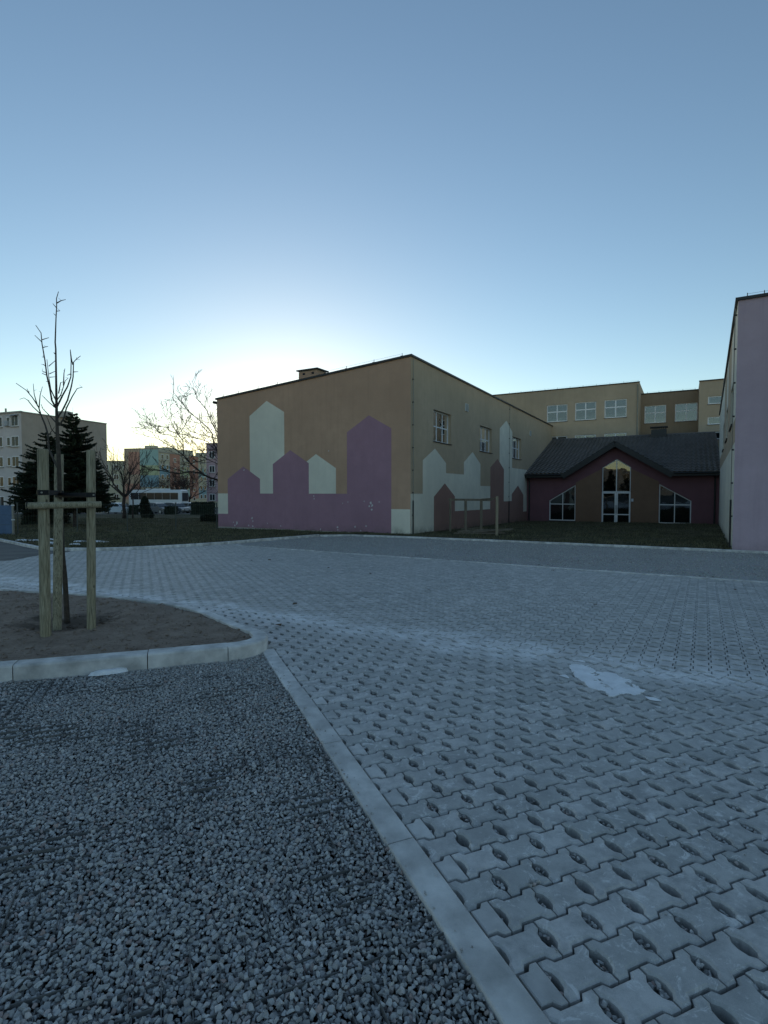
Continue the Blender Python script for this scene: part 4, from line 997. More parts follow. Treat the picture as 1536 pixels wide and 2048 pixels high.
# straps from stake to trunk
def band(nm, c, r, z, h, lab):
    o = thing('tree_tie', c[0], c[1], 0, lab, 'strap', 'black rubber ties on the tree stakes', z=z); return o
tk = lambda z: Vector((TX + .05, TY - .21))
for (sx0, sy0, r, z, h, lab) in ((-3.374, 5.272, .049, 1.425, .05, 'black rubber tie wrapped round the leftmost stake'), (-3.066, 5.57, .043, 1.40, .05, 'black rubber tie wrapped round the rightmost stake'), (-3.618, 5.93, .045, 1.42, .05, 'black rubber tie wrapped round the middle stake')):
    o = thing('tree_tie', sx0, sy0, 0, lab, 'strap', 'black rubber ties on the tree stakes', z=z)
    m = MB(); n = 20
    a = [((r + .004) * math.cos(6.2832 * k / n), (r + .004) * math.sin(6.2832 * k / n)) for k in range(n)]
    for (z0, z1) in ((-h / 2, h / 2),):
        m.add([(x, y, z0) for x, y in a] + [(x, y, z1) for x, y in a], [(k, (k + 1) % n, n + (k + 1) % n, n + k) for k in range(n)])
    build(m, 'wrap', M_RUBBER, o)
    t = tk(z); d = Vector((t.x - sx0, t.y - sy0)); L = d.length; u = d / L; pn = Vector((-u.y, u.x))
    for sg in (-1, 1):
        p = pn * (sg * .028); m = MB()
        m.add([(p.x, p.y, -h / 2), (d.x + p.x * .9, d.y + p.y * .9, -h / 2 - .005), (d.x + p.x * .9, d.y + p.y * .9, h / 2 - .005), (p.x, p.y, h / 2)], [(0, 1, 2, 3)])
        m.extr([(p.x, p.y, -h / 2), (p.x, p.y, h / 2), (p.x * 1.1, p.y * 1.1, h / 2), (p.x * 1.1, p.y * 1.1, -h / 2)], [(d.x + p.x * .9, d.y + p.y * .9, -h / 2 - .005), (d.x + p.x * .9, d.y + p.y * .9, h / 2 - .005), (d.x + p.x, d.y + p.y, h / 2 - .005), (d.x + p.x, d.y + p.y, -h / 2 - .005)])
        build(m, 'strap', M_RUBBER, o)
    m = MB(); m.tube([(u.x * -r * 1.05, u.y * -r * 1.05, 0), (u.x * -(r + .012), u.y * -(r + .012), 0)], .009, 8); build(m, 'nail_head', M_PIPE, o)

# ------------------------------------------------------------------ bare trees
def grow(m, p, d, L, r, depth, spread=.55, up=.12, kids=(2, 4), minr=.004, rnd=random):
    n = 4; pts = [p]; rr = [r]; q = p.copy(); dd = d.copy()
    for k in range(n):
        dd = (dd + Vector((rnd.gauss(0, .13), rnd.gauss(0, .13), rnd.gauss(0, .1) + up * .5))).normalized(); q = q + dd * (L / n); pts.append(q.copy()); rr.append(r * (1 - .5 * (k + 1) / n))
    m.tube(pts, [max(minr, x) for x in rr], 6 if r > .03 else (4 if r > .012 else 3), cap=False)
    if depth <= 0: return
    for i in range(rnd.randint(*kids) + (1 if depth > 2 else 0)):
        t = rnd.uniform(.35, 1.0); k = min(n - 1, int(t * n)); b = pts[k].lerp(pts[k + 1], t * n - k)
        ax = Vector((rnd.gauss(0, 1), rnd.gauss(0, 1), rnd.gauss(0, .5))).normalized(); nd = (dd + ax * spread * rnd.uniform(.7, 1.5)).normalized(); nd.z += up; nd.normalize()
        grow(m, b, nd, L * rnd.uniform(.55, .8), max(minr, rr[k] * rnd.uniform(.5, .7)), depth - 1, spread, up, kids, minr, rnd)
def bare_tree(x, y, h, r, limbs, depth, label, seed, mat=M_BARK2, spread=.6, trunk=.3, minr=.006, name='bare_tree', group=None, up=.12):
    rnd = random.Random(seed); o = thing(name, x, y, 0, label, 'tree', group)
    m = MB(); th = h * trunk; pts = [(0, 0, -.2)] + [(rnd.gauss(0, .02) * h * .1 * k, rnd.gauss(0, .02) * h * .1 * k, th * k / 3) for k in range(1, 4)]
    m.tube(pts, [r * 1.2, r, r * .9, r * .8], 8); build(m, 'trunk', mat, o, smooth=True)
    m = MB(); top = Vector(pts[-1])
    for i in range(limbs):
        a = 6.2832 * i / limbs + rnd.uniform(-.4, .4); e = rnd.uniform(.5, 1.25)
        d = Vector((math.cos(a) * math.cos(e), math.sin(a) * math.cos(e), math.sin(e)))
        grow(m, Vector(pts[2]).lerp(top, rnd.uniform(.5, 1)), d, h * rnd.uniform(.3, .42), r * .55, depth, spread, up, (2, 4), minr, rnd)
    build(m, 'crown', mat, o); return o
MB2 = [[[-0.3, 2.6], [-0.89, 3.01], [-1.29, 3.13], [-1.87, 3.45], [-2.47, 3.52], [-3.18, 3.37], [-3.73, 3.48], [-4.52, 3.64], [-5.75, 3.62]], [[-1.87, 3.45], [-2.58, 4.0], [-2.97, 4.43], [-3.44, 4.78], [-3.94, 5.1], [-4.8, 5.61], [-5.35, 5.92], [-5.74, 6.43]], [[-3.12, 4.63], [-3.19, 5.18], [-3.31, 5.69], [-3.62, 6.0], [-3.93, 6.36], [-4.31, 6.9], [-4.85, 7.73]], [[-0.1, 3.4], [-0.56, 4.19], [-0.87, 4.82], [-1.26, 5.45], [-1.44, 6.24], [-1.87, 6.71], [-2.42, 7.18], [-3.04, 7.77], [-3.5, 8.47], [-3.85, 8.94]], [[0.0, 4.6], [-0.39, 5.77], [-0.81, 6.32], [-1.04, 6.79], [-1.35, 7.57], [-1.74, 8.04], [-2.13, 8.43], [-2.35, 9.01]], [[-0.05, 4.2], [-0.24, 4.59], [-0.83, 5.06], [-1.58, 5.06], [-2.29, 5.1], [-3.0, 4.9]], [[-1.41, 5.53], [-2.04, 5.77], [-2.75, 5.92], [-3.34, 6.28]], [[-0.39, 5.6], [-0.78, 5.77], [-1.57, 5.92], [-2.35, 6.16], [-2.74, 6.55]], [[-0.2, 3.6], [-0.88, 4.12], [-1.39, 4.35], [-2.06, 4.19], [-2.85, 4.04], [-3.37, 4.04]], [[-3.93, 6.0], [-4.48, 6.04], [-4.79, 6.28], [-4.91, 6.51]], [[-4.08, 6.51], [-4.63, 6.55], [-5.1, 6.59], [-5.46, 6.79]], [[-1.45, 6.16], [-1.95, 6.79], [-2.54, 6.87], [-3.05, 7.02]]]
bt = thing('bare_tree', -10.4, 36, 0, 'large spreading bare tree reaching out from behind the hall corner', 'tree')
m = MB(); m.tube([(.1, 0, -.3), (0, 0, 1.5), (-.1, 0, 2.6), (-.08, 0, 3.6), (0, 0, 4.6), (.2, .2, 6), (.5, .3, 8)], [.22, .18, .16, .13, .1, .07, .03], 9); build(m, 'trunk', M_BARK2, bt, smooth=True)
rnd = random.Random(4)
for q, b in enumerate(MB2):
    m = MB(); L = len(b); r0 = (.085, .06, .04, .065, .055)[q] if q < 5 else .03; ph = rnd.uniform(0, 6)
    pts3 = [Vector((x, .5 * math.sin(ph + k * .5) - .5 * math.sin(ph), z)) for k, (x, z) in enumerate(b)]
    m.tube(pts3, [max(.012, r0 * (1 - .8 * k / (L - 1))) for k in range(L)], 6)
    for k in range(1, L):
        for _ in range(3 if q < 9 else 2):
            a = pts3[k - 1].lerp(pts3[k], rnd.random()); d0 = (pts3[k] - pts3[k - 1]).normalized()
            d = (d0 + Vector((rnd.gauss(-.1, .7), rnd.gauss(0, .8), rnd.gauss(.15, .7)))).normalized()
            grow(m, a, d, rnd.uniform(.45, 1.2), .018, 2, .6, .1, (1, 3), .0115, rnd)
    build(m, 'limb', M_BARK2, bt)
bare_tree(-23.2, 47.5, 6.4, .16, 7, 3, 'rounded bare tree standing on the lawn in front of the painted flats', 21, spread=.55, trunk=.32, minr=.014)
bare_tree(-22.0, 46.6, 5.0, .06, 5, 2, 'thin bare sapling right beside the rounded bare tree', 9, spread=.35, trunk=.4, minr=.008)
bare_tree(-36.5, 100, 9, .16, 9, 3, 'dark twiggy tree beyond the bus, near the pink building', 31, M_TWIG, .8, .2, .02)
bare_tree(-40.5, 104, 8, .15, 9, 3, 'bushy bare tree just behind the right end of the bus', 32, M_TWIG, .8, .2, .02)
bare_tree(-46, 104, 8.0, .14, 8, 3, 'bare tree behind the middle of the white bus', 33, M_TWIG, .7, .2, .02)
bare_tree(-58, 96, 7.5, .14, 8, 3, 'bare tree behind the parked hatchback, left of the bus', 34, M_BARK2, .6, .3, .02)

# ------------------------------------------------------------------ spruces, hedges, shrubs
def quads(name, V, mat, parent):
    V = np.array(V, np.float32).reshape(-1, 3); return mesh_np(name, V, np.arange(len(V)).reshape(-1, 3), mat, parent)
def spruce(x, y, h, rad, label, seed, dens=1.0, z0=1.05):
    rnd = random.Random(seed); o = thing('spruce', x, y, 0, label, 'tree', 'spruces by the fence')
    m = MB(); m.tube([(0, 0, -.2), (0, 0, h * .5), (0, 0, h)], [.13, .075, .012], 8); build(m, 'trunk', M_BARK2, o)
    m = MB(); V = []; V2 = []; z = z0
    while z < h - .12:
        t = z / h; R0 = rad * (1 - t) ** .68 + .05
        if z < z0 + .5: R0 *= .8 + (z - z0) * .4
        k = rnd.randint(5, 7) if t < .85 else 4
        for i in range(k):
            a = rnd.uniform(0, 6.2832); L = R0 * rnd.uniform(.72, 1.14); lift = rnd.uniform(-.1, .12) + .35 * max(0, t - .6)
            d = Vector((math.cos(a), math.sin(a), lift)); pts = []
            for s_ in range(5):
                f_ = s_ / 4; pts.append(Vector((d.x * L * f_, d.y * L * f_, z + L * (lift * f_ - .22 * f_ * f_ * (1 - t) + .16 * f_ ** 4))))
            m.tube(pts, [.018 * (1 - t) + .005, .013, .009, .006, .003], 3, cap=False)
            side = Vector((-d.y, d.x, 0))
            ns = max(5, int(L * 20 * dens))
            for s_ in range(ns):
                f_ = (s_ + rnd.random()) / ns; j = min(3, int(f_ * 4)); p = pts[j].lerp(pts[j + 1], f_ * 4 - j)
                for sg in (-1, 1):
                    w = (.10 + .30 * L * (1 - f_) * .55) * rnd.uniform(.6, 1.2); w = min(w, .42)
                    e = p + side * (sg * w) + d * (w * rnd.uniform(.35, .8)) + Vector((0, 0, -w * rnd.uniform(.05, .45)))
                    b = Vector((0, 0, .03 + .02 * rnd.random())) + d * .025
                    (V2 if rnd.random() < (.25 if t > .55 else .06) else V).extend([tuple(p + b), tuple(p - b), tuple(e)])
                    mid = p.lerp(e, .5); q2 = mid + d * (.09 + .05 * rnd.random()) - Vector((0, 0, .05 * rnd.random()))
                    V.extend([tuple(p.lerp(e, .25)), tuple(e), tuple(q2)])
                    V.extend([tuple(p + Vector((0, 0, .02))), tuple(mid + Vector((0, 0, -.09 * rnd.random() - .03))), tuple(e.lerp(mid, .3))])
        z += rnd.uniform(.09, .15) * (1 if t < .8 else 1.3)
    m.tube([(0, 0, h - .1), (0, 0, h + .28)], [.01, .003], 3)
    build(m, 'boughs', M_BARK2, o); cr = quads('crown', V, M_NEEDLE, o); quads('brown_tips', V2, M_NEEDLE2, o); return o
sp1 = spruce(-18.0, 31.0, 6.7, 2.45, 'tall dark spruce with pointed top behind the tree stakes', 3, 1.2)
spruce(-20.2, 32.0, 5.7, 2.7, 'broad dark spruce at the left, lower than its neighbour', 5, 1.2)
spruce(-22.0, 33.6, 4.2, 1.8, 'leftmost and lowest spruce in front of the pale flats', 8)
spruce(-18.3, 33.4, 4.6, 1.5, 'low spruce tucked in behind the tall spruce', 6)
def hedge(name, x, y, rz, L, W, H, label, cat, n, mat=M_HEDGE, cone=False, group=None):
    o = thing(name, x, y, rz, label, cat, group); rnd = random.Random(int(abs(x * 31 + y * 7))); V = []
    for _ in range(n):
        if cone:
            t = rnd.random() ** .7; a = rnd.uniform(0, 6.2832); R0 = (W / 2) * (1 - (1 - t) ** 3) if t < .3 else (W / 2) * (1 - t) ** .5 * 1.05
            R0 *= rnd.uniform(.75, 1.08); p = Vector((R0 * math.cos(a), R0 * math.sin(a), t * H))
        else:
            p = Vector((rnd.uniform(-L / 2, L / 2), rnd.uniform(-W / 2, W / 2), rnd.random() * H)); k = rnd.randint(0, 2)
            if k == 0: p.z = H * rnd.uniform(.9, 1.06)
            elif k == 1: p.y = math.copysign(W / 2 * rnd.uniform(.85, 1.08), p.y)
            else: p.x = math.copysign(L / 2 * rnd.uniform(.93, 1.03), p.x) if rnd.random() < .5 else p.x
        s_ = rnd.uniform(.05, .11)
        for __ in range(1):
            a = Vector((rnd.gauss(0, 1), rnd.gauss(0, 1), rnd.gauss(0, 1))).normalized() * s_; b = Vector((rnd.gauss(0, 1), rnd.gauss(0, 1), rnd.gauss(0, 1))).normalized() * s_
            V.extend([tuple(p - a), tuple(p + a), tuple(p + b * 1.3)])
    quads('foliage', V, mat, o)
    m = MB()
    if cone: m.tube([(0, 0, -.1), (0, 0, .1 * H), (0, 0, .4 * H), (0, 0, .95 * H)], [.08, W * .30, W * .30, .03], 7)
    else: m.box(-L / 2 * .94, L / 2 * .94, -W / 2 * .85, W / 2 * .85, -.1, H * .9)
    build(m, 'inner_twigs', M_HEDGE, o); return o
hedge('clipped_hedge', -21.6, 63.5, R_(8), 2.6, 1.2, 1.45, 'dark clipped box hedge beside the right end of the car row', 'hedge', 2600)
hedge('clipped_hedge', -12.4, 38.6, R_(15), 1.6, .8, .55, 'low dark hedge at the foot of the hall corner', 'hedge', 1400)
hedge('clipped_hedge', -21.6, 34.0, R_(10), 2.4, 1.0, 1.0, 'dark hedge right of the blue panel fence', 'hedge', 2400)
hedge('conical_thuja', -21.3, 47.4, 0, 1, 1.15, 2.0, 'dark cone-shaped evergreen in front of the bus', 'shrub', 1900, cone=True)
hedge('conical_thuja', -20.4, 46.6, 0, 1, .5, .7, 'little dark evergreen on the lawn right of the cone', 'shrub', 500, cone=True)
hedge('clipped_hedge', -25.8, 64.5, 0, 1.3, .9, .95, 'dark low hedge in front of the dark parked car', 'hedge', 1600)
hedge('clipped_hedge', -29.2, 62.0, 0, .9, .8, 1.1, 'small dark bush in front of the hatchback bonnet', 'hedge', 900)

# ------------------------------------------------------------------ fences
M_POST = simple('dull_green_post', (.09, .1, .09), .7)
fence = thing('wire_fence', -14.61, 25.33, 0, 'thin wire mesh fence on grey posts along the lawn', 'fence', local=False)
FPTS = [(-16.26, 23.6), (-14.61, 25.33), (-12.55, 26.0), (-10.44, 26.67), (-8.85, 28.15)]
m = MB()
for x, y in FPTS:
    m = MB(); z = gz(x, y); X, Y = x + 14.61, y - 25.33; m.tube([(X, Y, z - .2), (X, Y, z + 1.42)], .028, 8); m.box(X - .035, X + .035, Y - .035, Y + .035, z + 1.42, z + 1.45); build(m, 'post', M_POST, fence)
m = MB()
for (x, y), (x1, y1) in zip(FPTS[:-1], FPTS[1:]):
    L = math.hypot(x1 - x, y1 - y); k = int(L / .1)
    for h in (.08, .45, .85, 1.35): m.tube([(x + 14.61, y - 25.33, gz(x, y) + h), (x1 + 14.61, y1 - 25.33, gz(x1, y1) + h)], .0016, 3)
    for i in range(k):
        t = i / k; X, Y = x + (x1 - x) * t, y + (y1 - y) * t; m.tube([(X + 14.61, Y - 25.33, gz(X, Y) + .06), (X + 14.61, Y - 25.33, gz(X, Y) + 1.36)], .0011, 3)
tag(build(m, 'wire_mesh', M_PIPE, fence), kind='stuff')
M_BLUE = simple('blue_sheet_panel', (.10, .155, .25), .6, .15, 3, .003, 30)
bf = thing('panel_fence', -16.30, 23.35, 0, 'solid blue-grey panel fence at the left edge, beside the lawn', 'fence')
for k in range(3):
    for j in range(3):
        m = MB(); m.box(-.34 - k * .72 - .35, -.34 - k * .72 + .33, -.02 - .003 * j, .02, .05 + j * .43, .47 + j * .43); build(m, 'panel', M_BLUE, bf)
for k in range(3):
    m = MB(); m.box(-.03 - k * .72 + .02, .05 - k * .72, -.05, .03, -.15, 1.40); p = build(m, 'post', M_PIPE, bf)
    for z in (.06, .7, 1.33):
        m = MB(); m.box(-.02 - k * .72, .13 - k * .72, -.075, -.052, z - .025, z + .025); m.build('bracket', simple('zinc', (.6, .62, .64), .4, .05, metal=.3), p, absz=False)

# ------------------------------------------------------------------ wooden frame by the hall
fr = thing('wooden_frame', 4.0, 24.6, 0, 'weathered wooden post frame with plank heap beside the hall wall', 'wooden frame')
def fpost(x, y, h, r=.06, mt=M_WOODOLD):
    X, Y = x - 4.0, y - 24.6; z = gz(x, y) - gz(4.0, 24.6); m = MB(); m.box(X - r, X + r, Y - r, Y + r, z - .2, z + h); build(m, 'post', mt, fr)
fpost(3.2, 25.7, 1.66, .05); fpost(3.82, 24.9, 1.6, .055); fpost(4.55, 24.9, 1.6, .055); fpost(4.87, 22.95, 1.72, .05, simple('pale_timber', (.33, .28, .2), .85, .2, 6, stretch=(3, 3, .5)))
m = MB(); m.beam((3.14 - 4, 25.75 - 24.6, 1.57), (5.0 - 4, 24.75 - 24.6, 1.57), .1, .1); build(m, 'top_beam', M_WOODOLD, fr)
m = MB(); m.beam((4.55 - 4, 24.9 - 24.6, 1.6), (4.87 - 4, 22.95 - 24.6, 1.66), .07, .06); build(m, 'side_beam', M_WOODOLD, fr)
rnd = random.Random(2)
for k in range(13):
    x = rnd.uniform(-.6, 1.3); y = rnd.uniform(-1.6, .5); a = rnd.uniform(-.35, .35) - .1; L = rnd.uniform(.7, 1.9); z = .06 + .035 * (k % 4)
    m = MB(); m.beam((x - math.cos(a) * L / 2, y - math.sin(a) * L / 2, z + rnd.uniform(0, .05)), (x + math.cos(a) * L / 2, y + math.sin(a) * L / 2, z + rnd.uniform(0, .12)), .12, .03); build(m, 'plank', M_WOODOLD, fr)

# ------------------------------------------------------------------ vehicles
M_TYRE = simple('tyre', (.02, .02, .02), .85); M_RIM = simple('wheel_rim', (.45, .46, .47), .4, .05, metal=.5)
M_CGLASS = simple('car_glass', (.03, .036, .042), .12, .05, 2, spec=.35); M_LAMP = simple('lamp_glass', (.6, .62, .64), .2, .05, spec=.6)
M_REAR = simple('red_lamp', (.3, .02, .02), .3, .05); M_BLACKP = simple('black_trim', (.02, .02, .022), .6)
def paint(n, c): return simple(n, c, .28, .04, 2, spec=.5)
def car(x, y, rz, col, label, L=4.0, W=1.72, Hh=1.48, hatch=True, group='cars parked behind the lawn'):
    o = thing('parked_car', x, y, rz, label, 'car', group); mt = col; hl = L / 2
    # side outline front at +x: lower body
    low = [(-hl, .32), (-hl + .05, .22), (hl - .12, .22), (hl, .36), (hl - .02, .62), (hl - .12, .74), (hl - 1.0, .90), (hl - 1.1, .93), (-hl + .12, .98), (-hl + .02, .85)]
    def sec(y): k = 1 - .06 * (abs(y) / (W / 2)) ** 4; return [(px * k, y, pz) for px, pz in low]
    m = MB(); ys = [-W / 2, -W / 2 * .93, W / 2 * .93, W / 2]
    rings = []
    for yy in ys:
        ins = .05 if abs(yy) == W / 2 else 0
        rings.append([(px * (1 - ins * .4), yy, pz + (ins * .8 if pz < .5 else -ins * .6)) for px, pz in low])
    for a, b in zip(rings[:-1], rings[1:]): m.extr(a, b, caps=False)
    n = len(low); m.f.append(tuple(range(n))); m.f.append(tuple(len(m.v) - 1 - i for i in range(n)))
    bd = build(m, 'body', mt, o)
    rb = -hl + (.10 if hatch else .75); g = [(rb, .94), (rb + .22, Hh - .06), (rb + .6, Hh), (hl - 2.15, Hh - .02), (hl - 1.75, Hh - .1), (hl - 1.02, .92)]
    gw = W / 2 * .93; gt = W / 2 * .72
    def gy(z): return gw + (gt - gw) * (z - .92) / (Hh - .92)
    m = MB(); a = [(px, -gy(pz), pz) for px, pz in g]; b = [(px, gy(pz), pz) for px, pz in g]; m.extr(a, b); build(m, 'cabin', mt, o)
    def gl(pts, nm='window_glass'):
        m = MB(); m.add(pts, [tuple(range(len(pts)))]); build(m, nm, M_CGLASS, o)
    for sg in (-1, 1):
        e = .006 * sg
        for (p0, p1, p2, p3) in (((rb + .28, .97), (hl - 2.28, .97), (hl - 2.28, Hh - .1), (rb + .42, Hh - .12)), ((hl - 2.2, .97), (hl - 1.22, .97), (hl - 1.82, Hh - .13), (hl - 2.2, Hh - .1))):
            gl([(px, sg * gy(pz) + e, pz) for px, pz in (p0, p1, p2, p3)])
        m = MB(); m.box(hl - 1.35, hl - 1.2, sg * (W / 2 + .08) - .08, sg * (W / 2 + .08) + .08, .93, 1.06); build(m, 'mirror', mt, o)
        m = MB(); m.box(hl - .16, hl + .004, sg * (W / 2 - .25) - .17, sg * (W / 2 - .25) + .17, .56, .70); build(m, 'headlight', M_LAMP, o)
        m = MB(); m.box(-hl - .004, -hl + .1, sg * (W / 2 - .16) - .1, sg * (W / 2 - .16) + .1, .66, .92); build(m, 'tail_light', M_REAR, o)
        for wx in (-hl + .72, hl - .78):
            m = MB(); m.tube([(wx, sg * (W / 2 - .19), .30), (wx, sg * (W / 2 + .012), .30)], .30, 18); w = build(m, 'wheel', M_TYRE, o)
            m = MB(); m.tube([(wx, sg * (W / 2 - .1), .30), (wx, sg * (W / 2 + .02), .30)], .2, 14); m.build('rim', M_RIM, w, absz=False)
    def lerp(p, q, t): return tuple(p[i] + (q[i] - p[i]) * t for i in range(3))
    A, B = (hl - 1.05, -gy(.95) + .06, .95), (hl - 1.05, gy(.95) - .06, .95); Cc, D = (hl - 1.74, gy(Hh - .1) - .06, Hh - .11), (hl - 1.74, -gy(Hh - .1) + .06, Hh - .11)
    gl([(p[0] + .012, p[1], p[2] + .012) for p in (A, B, Cc, D)], 'windscreen')
    gl([(rb - .012 + k, yy, z) for k, yy, z in ((.02, -gy(.98) + .1, .99), (.2, -gy(Hh - .1) + .08, Hh - .12), (.2, gy(Hh - .1) - .08, Hh - .12), (.02, gy(.98) - .1, .99))], 'rear_window')
    m = MB(); m.box(hl - .09, hl + .012, -W / 2 * .55, W / 2 * .55, .28, .46); build(m, 'grille', M_BLACKP, o)
    m = MB(); m.box(hl + .0, hl + .02, -.26, .26, .47, .55); build(m, 'number_plate', M_PAPER, o)
    return o
car(-35.0, 70.5, R_(-14), paint('silver_blue_paint', (.42, .5, .56)), 'silver-blue hatchback parked furthest left, side on', 4.0)
car(-30.3, 71.5, R_(-28), paint('dark_grey_paint', (.12, .125, .13)), 'dark low car partly hidden behind the cone-shaped evergreen', 4.3, hatch=False)
car(-28.6, 73.5, R_(-32), paint('graphite_paint', (.09, .1, .11)), 'dark car behind the low dark hedge, second from the right', 4.2)
car(-27.4, 76.5, R_(-35), paint('white_paint', (.6, .62, .64)), 'white car parked at the right end of the row', 4.1)
car(-41.5, 71.5, R_(-20), paint('black_paint', (.05, .05, .055)), 'dark car almost hidden behind the rightmost stake', 4.0)
bus = thing('coach', -37.2, 88, R_(-7), 'white coach with a dark window band parked behind the cars', 'bus'); BL, BW, BH = 9.2, 2.5, 3.35; M_BUSW = paint('coach_white', (.66, .68, .7))
m = MB(); prof = [(-BW / 2, .35), (-BW / 2, 2.9), (-BW / 2 + .2, BH), (BW / 2 - .2, BH), (BW / 2, 2.9), (BW / 2, .35)]
rings = [[(x, y * k, z if z < 3 else z - (1 - k) * 1.2) for y, z in prof] for x, k in ((-BL / 2, .9), (-BL / 2 + .25, 1), (BL / 2 - .35, 1), (BL / 2, .88))]
for a, b in zip(rings[:-1], rings[1:]): m.extr(a, b, caps=False)
m.f.append((0, 1, 2, 3, 4, 5)); k = len(m.v) - 6; m.f.append(tuple(k + i for i in (5, 4, 3, 2, 1, 0))); build(m, 'body', M_BUSW, bus)
for sg in (-1, 1):
    for k in range(6):
        x = -BL / 2 + .45 + k * 1.37; m = MB(); m.box(x, x + 1.33, sg * (BW / 2 + .004) - .008, sg * (BW / 2 + .004) + .008, 1.75, 2.85); build(m, 'side_window', M_CGLASS, bus)
    for x in (-2.6, 2.4):
        m = MB(); m.tube([(x, sg * (BW / 2 - .3), .48), (x, sg * (BW / 2 + .012), .48)], .48, 18); w = build(m, 'wheel', M_TYRE, bus)
        m = MB(); m.tube([(x, sg * (BW / 2 - .1), .48), (x, sg * (BW / 2 + .02), .48)], .28, 14); m.build('rim', M_RIM, w, absz=False)
for sx in (-1, 1):
    m = MB(); m.box(sx * (BL / 2 + .01) - .01, sx * (BL / 2 + .01) + .01, -1.0, 1.0, 1.5, 2.85); build(m, 'windscreen' if sx < 0 else 'rear_window', M_CGLASS, bus)
m = MB(); m.box(-1.8, 1.6, -.8, .8, BH, BH + .2); build(m, 'roof_unit', M_BUSW, bus)
for sg in (-1, 1):
    m = MB(); m.box(-BL / 2 - .02, -BL / 2 + .03, sg * .85 - .15, sg * .85 + .15, .6, .8); build(m, 'headlight', M_LAMP, bus)

# ------------------------------------------------------------------ far buildings
def flats(name, x, y, A, la, B, lb, H, mA, mB, label, parapet=0.0):
    """corner at (x, y); face A runs from it along A, face B along B"""
    A = Vector(A).normalized(); B = Vector((-A.y, A.x)); B = B if B.dot(Vector(lb[1])) > 0 else -B; L2 = lb[0]
    o = thing(name, x, y, 0, label, 'building')
    MA = lambda u, d, z: (A.x * u + B.x * d, A.y * u + B.y * d, z); MBm = lambda u, d, z: (B.x * u + A.x * d, B.y * u + A.y * d, z)
    m = MB(); m.add([MA(*q) for q in ((0, 0, -1), (la, 0, -1), (la, 0, H), (0, 0, H))], [(0, 1, 2, 3)]); build(m, 'front_wall', mA, o)
    m = MB(); m.add([MBm(*q) for q in ((0, 0, -1), (L2, 0, -1), (L2, 0, H + parapet), (0, 0, H + parapet))], [(0, 1, 2, 3)]); build(m, 'gable_wall', mB, o)
    m = MB(); m.add([MA(*q) for q in ((0, L2, -1), (la, L2, -1), (la, L2, H), (0, L2, H))], [(0, 1, 2, 3)]); m.add([MBm(*q) for q in ((0, la, -1), (L2, la, -1), (L2, la, H), (0, la, H))], [(0, 1, 2, 3)]); build(m, 'rear_wall', mA, o)
    m = MB(); m.extr([MA(u, d, H + .02) for u, d in ((.2, .2), (la, .2), (la, L2), (.2, L2))], [MA(u, d, H + .1) for u, d in ((.2, .2), (la, .2), (la, L2), (.2, L2))]); r = build(m, 'roof', M_CONC, o)
    m = MB(); m.extr([MA(u, d, H - .05) for u, d in ((-.15, -.18), (la, -.18), (la, .1), (-.15, .1))], [MA(u, d, H + .15) for u, d in ((-.15, -.18), (la, -.18), (la, .1), (-.15, .1))]); m.build('cornice', M_CONC, r, absz=False)
    m = MB(); m.extr([MBm(u, d, H + parapet - .03) for u, d in ((-.1, -.1), (L2, -.1), (L2, .12), (-.1, .12))], [MBm(u, d, H + parapet + .12) for u, d in ((-.1, -.1), (L2, -.1), (L2, .12), (-.1, .12))]); m.build('gable_coping', M_CONC, r, absz=False)
    return o, r, MA, MBm
def fwin(o, Mp, u, z0, ww, hh, k=2, fr=.09):
    m = MB(); q = rect(u - ww / 2, u + ww / 2, z0, z0 + hh)
    m.extr([Mp(a, -.03, b) for a, b in q], [Mp(a, .0, b) for a, b in q]); w = build(m, 'window', M_WFRAME, o); s_ = (ww - fr) / k
    for i in range(k):
        a = u - ww / 2 + fr + i * s_; q = rect(a, a + s_ - fr, z0 + fr, z0 + hh - fr)
        m = MB(); m.extr([Mp(p, -.045, b) for p, b in q], [Mp(p, -.032, b) for p, b in q]); m.build('pane', M_CGLASS, w, absz=False)
    q = rect(u - ww / 2 - .08, u + ww / 2 + .08, z0 - .1, z0 - .01)
    m = MB(); m.extr([Mp(p, -.2, b) for p, b in q], [Mp(p, 0, b) for p, b in q]); m.build('sill', M_CONC, w, absz=False)
def panel(o, Mp, mat, u0, u1, z0, z1, out=.02): return slab(o, 'painted_panel', rect(u0, u1, z0, z1), Mp, mat, out)

o, r, MA, MG = flats('pale_flats', -50.13, 74.0, (-13, 5.04), 30, None, (13.94, (5.04, 13)), 14.0, M_PALE, M_PALE2, 'pale five-storey block of flats at the left edge')
for s_ in range(5):
    zz = .75 + s_ * 2.8
    for u in (1.3, 4.6, 8.0, 11.4, 14.8): fwin(o, MA, u, zz + .15, 1.45, 1.45, 2)
    for u in (2.65, 5.95, 9.3, 12.7): fwin(o, MA, u, zz + .25, .7, 1.25, 1)
m = MB(); m.extr([MA(u, -.7, z) for u, z in ((.5, 13.55), (2.2, 13.55), (2.2, 13.48), (.5, 13.48))], [MA(u, 0, z) for u, z in ((.5, 13.75), (2.2, 13.75), (2.2, 13.68), (.5, 13.68))]); build(m, 'awning', M_CURT, o)
m = MB(); m.extr([MA(u, -.35, z) for u, z in rect(2.4, 3.1, 12.2, 12.9)], [MA(u, -.02, z) for u, z in rect(2.4, 3.1, 12.2, 12.9)]); build(m, 'air_conditioner', M_CURT, o)
m = MB(); m.box(1.6, 3.4, 5.2, 6.4, 14.05, 14.9); m.build('roof_hut', M_CONC, r, absz=False)
